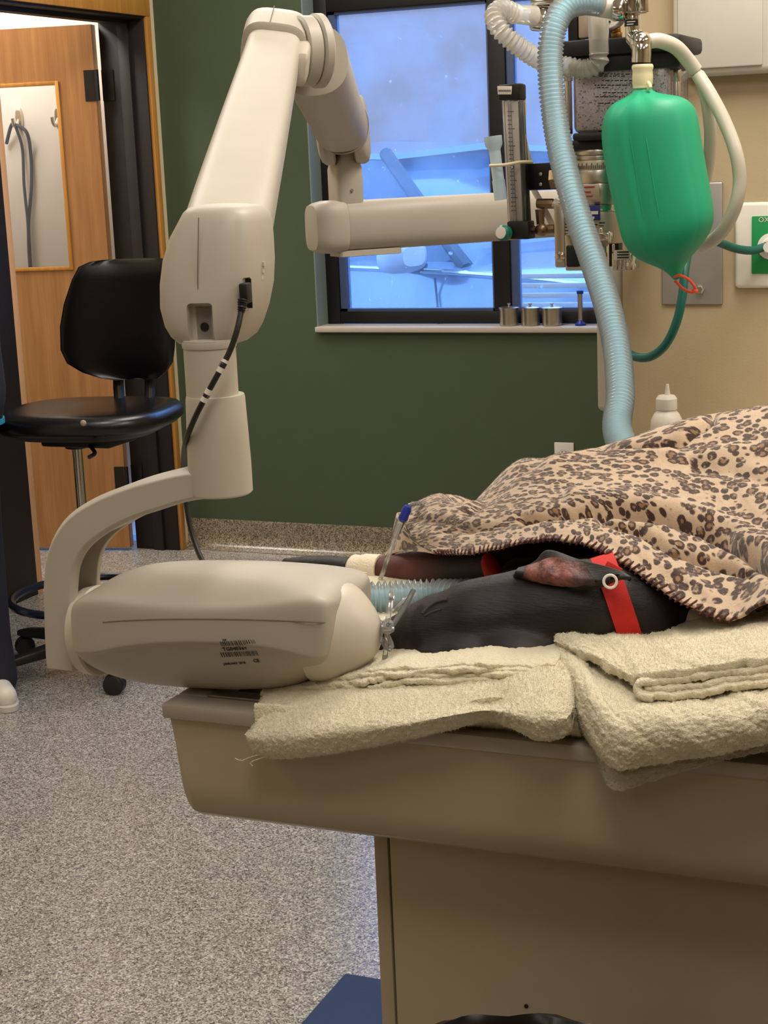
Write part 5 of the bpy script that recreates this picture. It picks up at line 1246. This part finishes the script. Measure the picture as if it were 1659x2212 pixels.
# white corrugated tube
def corr(pts, r, amp, pitch, n=20): return tube(pts, r, pitch/7, n, rf=lambda s, L: r+amp*cos(2*pi*s/pitch), closed_caps=False)
HYt = 2.84
ct_ = thing('absorber_tube', PY(1180, 120, HYt), 'milky corrugated tube looping from the valve to the canister behind the blue hose', 'tube')
link('cuff', cyl(PY(1156, 34, HYt+.02), PY(1105, 30, HYt-.02), .0175, .0155, 24, .002), FROST, ct_)
link('corrugated_section', corr([PY(1112, 30, HYt-.02), PY(1086, 20, HYt-.05), PY(1068, 34, HYt-.075), PY(1082, 66, HYt-.085), PY(1120, 100, HYt-.07), PY(1165, 128, HYt-.04), PY(1205, 140, HYt), PY(1235, 146, HYt), PY(1268, 150, HYt), PY(1292, 134, HYt), PY(1294, 112, HYt)], .0155, .0022, .0088), FROST, ct_)
link('cuff', lathe([(.0160, 0), (.0168, .004), (.0165, .02), (.018, .035), (.0185, .095)], 24, PY(1294, 116, HYt), PY(1290, -10, HYt)-PY(1294, 116, HYt)), FROST, ct_)
# blue breathing hose
hp_ = [(1332, 12, 2.80), (1300, 8, 2.78), (1262, 4, 2.75), (1225, 14, 2.72), (1202, 45, 2.70), (1190, 100, 2.69), (1190, 170, 2.68), (1198, 250, 2.67), (1212, 330, 2.65), (1232, 410, 2.62), (1256, 490, 2.59), (1285, 575, 2.55), (1312, 660, 2.50), (1332, 750, 2.45), (1340, 850, 2.38), (1336, 940, 2.30)]
HP = [PY(*p) for p in hp_] + [Vector((-.52, 2.12, 1.0)), Vector((-.50, 1.98, .975)), Vector((-.50, 1.82, .965)), PY(1080, 1285, 1.72), PY(1000, 1290, 1.72), PY(930, 1290, 1.72), PY(850, 1294, 1.70), PY(780, 1300, 1.68), PY(738, 1325, 1.65), PY(722, 1362, 1.60), PY(735, 1388, 1.56)]
hose = thing('breathing_hose', PY(1336, 960, 2.28), 'clear corrugated breathing hose with a pale blue inner tube', 'hose')
link('outer_corrugation', corr(HP, .0193, .0026, .0070, 20), HOSEOUT, hose)
link('inner_tube', corr(HP, .0118, .0008, .0070, 14), HOSEIN, hose)
link('swivel_end', join(cyl(PY(1296, 10, 2.775), PY(1335, 14, 2.80), .0205, .0215, 24, .002), torus(PY(1331, 14, 2.798), HP[1]-HP[0], .022, .0025)), WHITE, hose)
# syringe case taped to the flowmeter
sy_ = thing('sample_tube_holder', PY(1075, 430, AY-.08), 'pale tube with a funnel top strapped to the flowmeter', 'tube')
link('tube', lathe([(.0115, 0), (.0115, .035), (.0105, .0352), (.0105, .085), (.0105, .088), (.0155, .097), (.0160, .112), (.0150, .112)], 24, PY(1082, 432, AY-.07), PY(1064, 290, AY-.07)-PY(1082, 432, AY-.07)), plain('pale_blue_plastic', (205, 226, 236), .35, Transmission_Weight=.2), sy_)
link('strap', tube([PY(1058, 358, AY-.085), PY(1090, 356, AY-.09), PY(1125, 350, AY-.06), PY(1150, 350, AY-.03)], .0028, .004, 8), LATEX, sy_)

# ================================================================== ON THE TAN WALL
go = thing('gas_outlet', (PY(1640, 620, TY).x, TY, PY(1640, 620, TY).z), 'white medical gas outlet with a green oxygen label on the tan wall', 'outlet')
a, b = PY(1590, 437, TY), PY(1590, 622, TY); gx1 = a.x+.165
link('plate', box(a.x, gx1, TY-.014, TY, b.z, a.z, .008, 3), WHITE, go)
gl_ = link('green_panel', box(PY(1627, 500, TY).x, gx1-.03, TY-.018, TY-.013, PY(1640, 590, TY).z, PY(1640, 466, TY).z, .002), GREENLABEL, go)
l0 = PY(1638, 480, TY-.0185); text('OXYGEN', .014, basis(l0, Vector((1,0,0)), up), PAPER, gl_)
pc = PY(1665, 532, TY-.018); link('socket', lathe([(.026, 0), (.026, .003), (.018, .004), (.016, .006), (.010, .006), (.010, .03)], 28, pc, Vector((0, -1, 0))), WHITE, go)
link('coupling', lathe([(.011, 0), (.012, .002), (.012, .016), (.008, .018)], 20, pc+Vector((0, -.006, 0)), Vector((-.4, -1, -.15))), CHROME, go)
a, b = PY(1562, 392, TY), PY(1562, 658, TY)
wp = thing('wall_plate', (a.x-.06, TY, b.z), 'brushed metal cover plate on the tan wall behind the green bag', 'plate')
link('cover', box(a.x-.125, a.x, TY-.006, TY, b.z, a.z, .004, 3), DSTEEL, wp)
p = PY(1513, 625, TY-.006); link('bolt', lathe([(.009, 0), (.009, .006), (.006, .009)], 6, p, Vector((0, -1, 0))), STEEL, wp)
a = PY(1464, 170, TY)
cb = thing('wall_cabinet', (a.x+.2, TY, a.z), 'pale grey box mounted high on the tan wall above the gas outlet', 'box')
b1 = link('body', box(a.x, a.x+.40, TY-.05, TY, a.z, a.z+.36, .014, 3), plain('pale_grey_box', (206, 202, 190), .5), cb)
link('front_panel', box(a.x+.012, a.x+.178, TY-.056, TY-.049, a.z+.014, a.z+.345, .004), plain('pale_grey_box', (206, 202, 190), .5), cb)
# counter behind the table, squeeze bottle
ctr = thing('counter', (-.3, 3.2, 0), 'low beige counter cabinet against the tan wall behind the dog', 'counter')
cx0 = PY(1405, 930, 2.98).x; czt = .80
link('cabinet_body', box(cx0, 1.2, 3.0, TY-.06, .08, czt-.03, .003), TANWALL, ctr)
link('worktop', box(cx0-.01, 1.21, 2.98, TY-.007, czt-.03, czt, .004), SILL, ctr)
for k in range(3): link('cabinet_door', box(cx0+.01+k*.5, cx0+.49+k*.5, 2.985, 3.0, .1, czt-.05, .003), TANWALL, ctr)
bp = PY(1440, 915, 3.15); s_ = px2m(1, 3.15, 1440, 900)
bt = thing('squeeze_bottle', (bp.x, 3.15, czt), 'white plastic squeeze bottle with a pointed nozzle behind the blanket', 'bottle')
zc0, zc1, zn = PY(1440, 884, 3.15).z, PY(1440, 854, 3.15).z, PY(1446, 830, 3.15).z
link('bottle_body', lathe([(.028, czt), (.031, czt+.004), (.031, zc0-.03), (.030, zc0-.02), (.024, zc0-.008), (.019, zc0-.003), (.018, zc0+.002)], 28, Vector((bp.x, 3.15, 0))), plain('milky_bottle', (222, 214, 200), .4), bt)
cpb = link('cap', lathe([(.0205, zc0), (.0210, zc0+.001), (.0205, zc1-.006), (.016, zc1), (.006, zc1+.001)], 28, Vector((bp.x, 3.15, 0))), WHITE, bt)
link('nozzle', lathe([(.006, zc1), (.0045, zc1+.008), (.0028, zn)], 14, Vector((bp.x+.002, 3.15, 0))), WHITE, bt)
# power outlet on the green wall
a, b = PY(1198, 955, WY), PY(1240, 957, WY)
po = thing('power_outlet', ((a.x+b.x)/2, WY, a.z-.115), 'cream duplex power outlet low on the green wall', 'outlet')
link('face_plate', box(a.x, b.x, WY-.006, WY, a.z-.115, a.z, .002), WHITE, po)
for dz in (.035, .078):
    rc = link('receptacle', loft([sell(Vector(((a.x+b.x)/2, WY-.006-d_, a.z-dz)), .0165, Vector((1,0,0)), .0135, up, 3, 20) for d_ in (0, .0015)]), WHITE, po)
    for sx_ in (-.006, .006): link('slot', box((a.x+b.x)/2+sx_-.0012, (a.x+b.x)/2+sx_+.0012, WY-.0082, WY-.007, a.z-dz-.003, a.z-dz+.005), PRINT, rc, smooth=0)
# canisters on the sill
SY = WY+.035
for k, (x, lab_) in enumerate(((1100, 'small lidded steel canister on the sill beside the black mullion'), (1146, 'small lidded steel canister between two others on the sill'), (1193, 'small lidded steel canister on the sill next to the blue stemmed gadget'))):
    c = PY(x, 697, SY); r_ = (.0335, .0325, .0345)[k]; z0 = wz0; zt_ = PY(x, 663, SY).z
    t = thing('steel_canister', (c.x, SY, z0), lab_, 'canister', 'steel canisters on the window sill')
    link('canister_body', lathe([(r_-.002, z0), (r_, z0+.002), (r_, zt_-.008)], 32, Vector((c.x, SY, 0))), STEEL, t)
    ld_ = link('lid', lathe([(r_+.002, zt_-.010), (r_+.0025, zt_-.002), (r_-.002, zt_), (.006, zt_+.004)], 32, Vector((c.x, SY, 0))), STEEL, t)
    link('knob', lathe([(.003, zt_+.003), (.003, zt_+.007), (.0065, zt_+.009), (.006, zt_+.013), (.002, zt_+.014)], 16, Vector((c.x, SY, 0))), STEEL, ld_)
c = PY(1254, 697, SY)
t = thing('bottle_brush', (c.x, SY, wz0), 'slim steel and blue plastic gadget standing on the window sill', 'gadget')
zt_ = PY(1254, 627, SY).z
link('foot', lathe([(.019, wz0), (.019, wz0+.006), (.010, wz0+.014), (.008, wz0+.02)], 24, Vector((c.x, SY, 0))), BLUEPLASTIC, t)
link('stem', lathe([(.0085, wz0+.018), (.009, zt_-.012)], 20, Vector((c.x, SY, 0))), STEEL, t)
link('cap', lathe([(.0115, zt_-.012), (.012, zt_-.002), (.009, zt_)], 20, Vector((c.x, SY, 0))), BLUEPLASTIC, t)

# ================================================================== STOOL
fc0 = PZ(205, 1440, 0); SX, SYy = fc0.x, fc0.y
st = thing('wheeled_stool', (SX, SYy, 0), 'black vinyl wheeled stool with a rounded backrest by the door', 'stool')
def SP(x, y, dy=0): return PY(x, y, SYy+dy)
zs = SP(190, 885).z
# seat: rounded slab
seat_c = SP(193, 893); S2 = Vector((seat_c.x, SYy, zs))
def seatring(z, k, kd=1): return sell(Vector((S2.x, S2.y, z)), .255*k, Vector((.985, .17, 0)), .235*k*kd, Vector((-.17, .985, 0)), 3.0, 48)
seat = link('seat', loft([seatring(zs-.050, .80), seatring(zs-.046, .93), seatring(zs-.030, 1.0), seatring(zs-.008, 1.0), seatring(zs+.006, .95), seatring(zs+.011, .8), seatring(zs+.008, .4), seatring(zs+.006, .1)]), VINYL, st, 60)
link('seat_pan', loft([seatring(zs-.068, .55), seatring(zs-.064, .78), seatring(zs-.046, .88)]), BLACK, st)
link('worn_patch', ellipsoid(PY(180, 914, SYy-.245), .010, .006, .009, sub=2), plain('worn_patch', (150, 138, 128), .6), seat)
# mechanism and column
cz_ = zs-.068
link('mechanism', box(SX-.07, SX+.16, SYy-.08, SYy+.08, cz_-.03, cz_+.004, .008), BLACK, st)
link('lever', tube([Vector((SX+.08, SYy-.06, cz_-.02)), Vector((SX+.15, SYy-.14, cz_-.03)), Vector((SX+.17, SYy-.2, cz_-.03))], .006, .02, 8), BLACK, st)
link('lift_socket', cyl(Vector((SX, SYy, cz_-.045)), Vector((SX, SYy, cz_-.02)), .034, n=20, bev=.004), BLACK, st)
link('gas_lift', cyl(Vector((SX, SYy, .30)), Vector((SX, SYy, cz_-.03)), .0145, n=20), CHROME, st)
link('lift_shroud', cyl(Vector((SX, SYy, .09)), Vector((SX, SYy, .32)), .026, .024, 20, .002), BLACK, st)
# backrest: cushion facing the room, placed behind the seat
bk = [SP(160, 600, .2), SP(365, 600, .2)]
bcx = PY(266, 690, SYy+.16); bx_dir = Vector((.985, .17, 0)); by_dir = Vector((-.17, .985, 0))
def bring(y, xl, xr_, d0, kd):     # horizontal slices of the back cushion
    a_, b_ = PY(xl, y, SYy+.18), PY(xr_, y, SYy+.18); c_ = (a_+b_)/2; hw = (b_-a_).length/2
    ring = []
    for i in range(40):
        th = 2*pi*i/40; ct, st_ = cos(th), sin(th); e = 2.8
        qx, qy = math.copysign(abs(ct)**(2/e), ct), math.copysign(abs(st_)**(2/e), st_)
        curve = .035*qx*qx
        ring.append(Vector((c_.x, c_.y, c_.z)) + bx_dir*(hw*qx) + by_dir*(.032*kd*qy - curve + d0))
    return ring
bs_ = [(559, 230, 345, .02, .3), (562, 205, 362, .018, .65), (572, 186, 372, .012, .95), (600, 174, 378, .006, 1), (650, 160, 380, 0, 1.08), (700, 153, 379, -.004, 1.1), (750, 154, 377, -.004, 1.05), (780, 166, 373, 0, .95), (800, 195, 362, .004, .8), (814, 232, 345, .008, .55), (819, 262, 325, .01, .25)]
link('backrest', loft([bring(*b_) for b_ in bs_]), VINYL, st, 60)
for dx in (-.05, .05):
    link('back_bar', tube([PY(290, 770, SYy+.21)+bx_dir*dx*1.0, PY(290, 830, SYy+.2)+bx_dir*dx, PY(288, 880, SYy+.16)+bx_dir*dx*.9, Vector((S2.x+.05, SYy+.08, cz_-.01))+bx_dir*dx*.6], .013, .01, 10, rf=lambda s, L: .016), BLACK, st)
# foot ring
fr0 = SP(150, 1283).z
link('foot_ring', torus(Vector((SX, SYy, fr0)), up, .225, .0125, 48), plain('window_tinted_ring', (24, 30, 48), .25), st)  # window's blue reflection is tinted into the black ring
for k in range(3):
    a = 2*pi*k/3+.6; link('ring_spoke', tube([Vector((SX+.02*cos(a), SYy+.02*sin(a), fr0)), Vector((SX+.22*cos(a), SYy+.22*sin(a), fr0))], .008, .03, 8), BLACK, st)
link('ring_hub', cyl(Vector((SX, SYy, fr0-.025)), Vector((SX, SYy, fr0+.025)), .033, n=20, bev=.003), BLACK, st)
# five star base
ct0 = PZ(243, 1490, 0); a0 = math.atan2(ct0.y-SYy, ct0.x-SX)
link('base_hub', lathe([(.03, .055), (.045, .06), (.045, .10), (.030, .115)], 24, Vector((SX, SYy, 0))), BLACK, st)
for k in range(5):
    a = a0+2*pi*k/5; d_ = Vector((cos(a), sin(a), 0)); q_ = Vector((-sin(a), cos(a), 0)); c_ = Vector((SX, SYy, 0))
    lg = link('base_leg', loft([sell(c_+d_*r_+up*z_, w_, q_, h_, up, 4, 20) for r_, z_, w_, h_ in ((.03, .088, .024, .020), (.15, .083, .022, .018), (.27, .074, .018, .013), (.30, .070, .014, .009))]), BLACK, st)
    e_ = c_+d_*.285
    tr = Vector((cos(a+.9), sin(a+.9), 0)); tn = Vector((-tr.y, tr.x, 0))
    cs = link('caster', join(lathe([(.012, -.022), (.0275, -.020), (.028, -.006), (.024, -.004)], 20, e_+up*.028, tn), lathe([(.024, .004), (.028, .006), (.0275, .020), (.012, .022)], 20, e_+up*.028, tn), box(-.016, .016, -.006, .006, -.004, .004, .002, mat=basis(e_+up*.045, tr, up))), RUBBER, st)
    link('caster_hood', lathe([(.0285, -.008), (.0305, -.006), (.0305, .006), (.0285, .008)], 20, e_+up*.030, tn), BLACK, cs)
    link('caster_stem', cyl(e_+up*.05, e_+up*.07, .006, n=10), STEEL, cs)

# ================================================================== PERSON at the left edge
sf = PZ(2, 1512, 0)
pr = thing('person', (sf.x-.05, sf.y, 0), 'person in dark scrubs and white shoes standing beside the black stool', 'person')
px0, py0 = sf.x-.022, sf.y+.02
V = lambda x, y, z: Vector((px0+x+.068*min(1, max(0, (z-.45)/.4)), py0+y-.10*min(1, max(0, (z-.45)/.4)), z))
dirf = Vector((.75, -.66, 0)).normalized()
# body (skin): head, neck, arms with hands
sk_ = [capsule(V(-.08, .06, 1.42), .055, V(-.075, .05, 1.50), .052), ellipsoid(V(-.06, .04, 1.60), .078, .095, .115), ellipsoid(V(-.025, -.04, 1.585), .014, .02, .018), ellipsoid(V(-.055, .04, 1.545), .058, .072, .06), ellipsoid(V(.018, .07, 1.595), .012, .02, .03), ellipsoid(V(-.14, .01, 1.595), .012, .02, .03),
       capsule(V(-.25, .16, 1.36), .046, V(-.30, .2, 1.10), .038), capsule(V(-.30, .2, 1.10), .037, V(-.26, .10, .88), .026), ellipsoid(V(-.25, .08, .83), .022, .035, .045),
       capsule(V(.06, -.02, 1.36), .046, V(.02, -.10, 1.10), .038), capsule(V(.02, -.10, 1.10), .037, V(-.06, -.17, .96), .026), ellipsoid(V(-.08, -.19, .93), .03, .035, .03),
       capsule(V(-.1, .06, 1.3), .10, V(-.1, .06, 1.0), .10)]
for k in range(4):
    sk_ += [capsule(V(-.09-.012*k, -.20+.012*k, .92), .009, V(-.11-.012*k, -.235+.012*k, .90), .008), capsule(V(-.255+.012*k, .075-.008*k, .80), .009, V(-.25+.012*k, .06-.008*k, .75), .008)]
sk_ += [capsule(V(-.07, -.18, .95), .010, V(-.09, -.22, .96), .008), capsule(V(-.24, .06, .84), .010, V(-.225, .03, .80), .008)]
blob('body', sk_, SKIN, pr, .008, 4)
fd_ = Vector((.40, -.917, 0)); fl_ = Vector((.917, .40, 0)); hc_ = V(-.06, .04, 1.60)
for s_e in (-1, 1):
    link('eye', ellipsoid(hc_+fd_*.083+fl_*(.030*s_e)+up*.008, .011, .008, .007, sub=2), PAPER, pr); link('iris', ellipsoid(hc_+fd_*.0905+fl_*(.030*s_e)+up*.008, .0048, .0035, .0048, sub=2), HAIR, pr)
link('mouth', ellipsoid(hc_+fd_*.072-up*.055, .022, .008, .006, (0, 0, .41), 2), plain('lips', (160, 92, 84), .5), pr)
blob('hair', [ellipsoid(V(-.075, .06, 1.635), .088, .10, .10), ellipsoid(V(-.11, .12, 1.58), .07, .06, .10)], HAIR, pr, .01, 4)
tp = [capsule(V(-.20, .13, 1.34), .10, V(0, -.01, 1.34), .10), capsule(V(-.1, .06, 1.28), .15, V(-.1, .06, 1.0), .145), capsule(V(-.10, .05, 1.0), .15, V(-.10, .05, .88), .155), capsule(V(-.26, .17, 1.36), .065, V(-.285, .19, 1.2), .06), capsule(V(.06, -.03, 1.36), .065, V(.04, -.07, 1.2), .06)]
blob('scrub_top', tp, NAVY, pr, .01, 6)
hz_ = PY(6, 912, py0).z
link('hem_stripe', loft([sell(V(-.10, .055, z), .139, Vector((.75, -.66, 0)), .137, Vector((.66, .75, 0)), 2.2, 40) for z in (hz_-.006, hz_+.008)]), TURQ, pr)
pn = [capsule(V(-.1, .06, .92), .145, V(-.1, .06, .84), .14), capsule(V(-.03, .01, .84), .09, V(-.02, .0, .48), .070), capsule(V(-.02, 0, .48), .070, V(-.01, 0, .10), .058), capsule(V(-.01, 0, .16), .06, V(-.0, -.005, .06), .062),
      capsule(V(-.17, .11, .84), .09, V(-.19, .13, .48), .070), capsule(V(-.19, .13, .48), .070, V(-.20, .14, .10), .058)]
blob('scrub_trousers', pn, NAVY, pr, .008, 6)
for (x, y) in ((.005, -.01), (-.19, .13)):
    b_ = V(x, y, 0); f1 = b_+dirf*.10
    sh_ = blob('shoe', [capsule(b_-dirf*.05+up*.040, .038, f1+up*.034, .033), capsule(b_-dirf*.05+up*.06, .034, b_+up*.058, .034)], WHITE, pr, .006, 4)
    link('sole', loft([[Vector((p_.x, p_.y, z)) for p_ in sell((b_+f1)/2-dirf*.025, .125, dirf, .040, Vector((-dirf.y, dirf.x, 0)), 2.6, 32)] for z in (.001, .016)]), plain('shoe_sole', (200, 196, 188), .6), sh_)
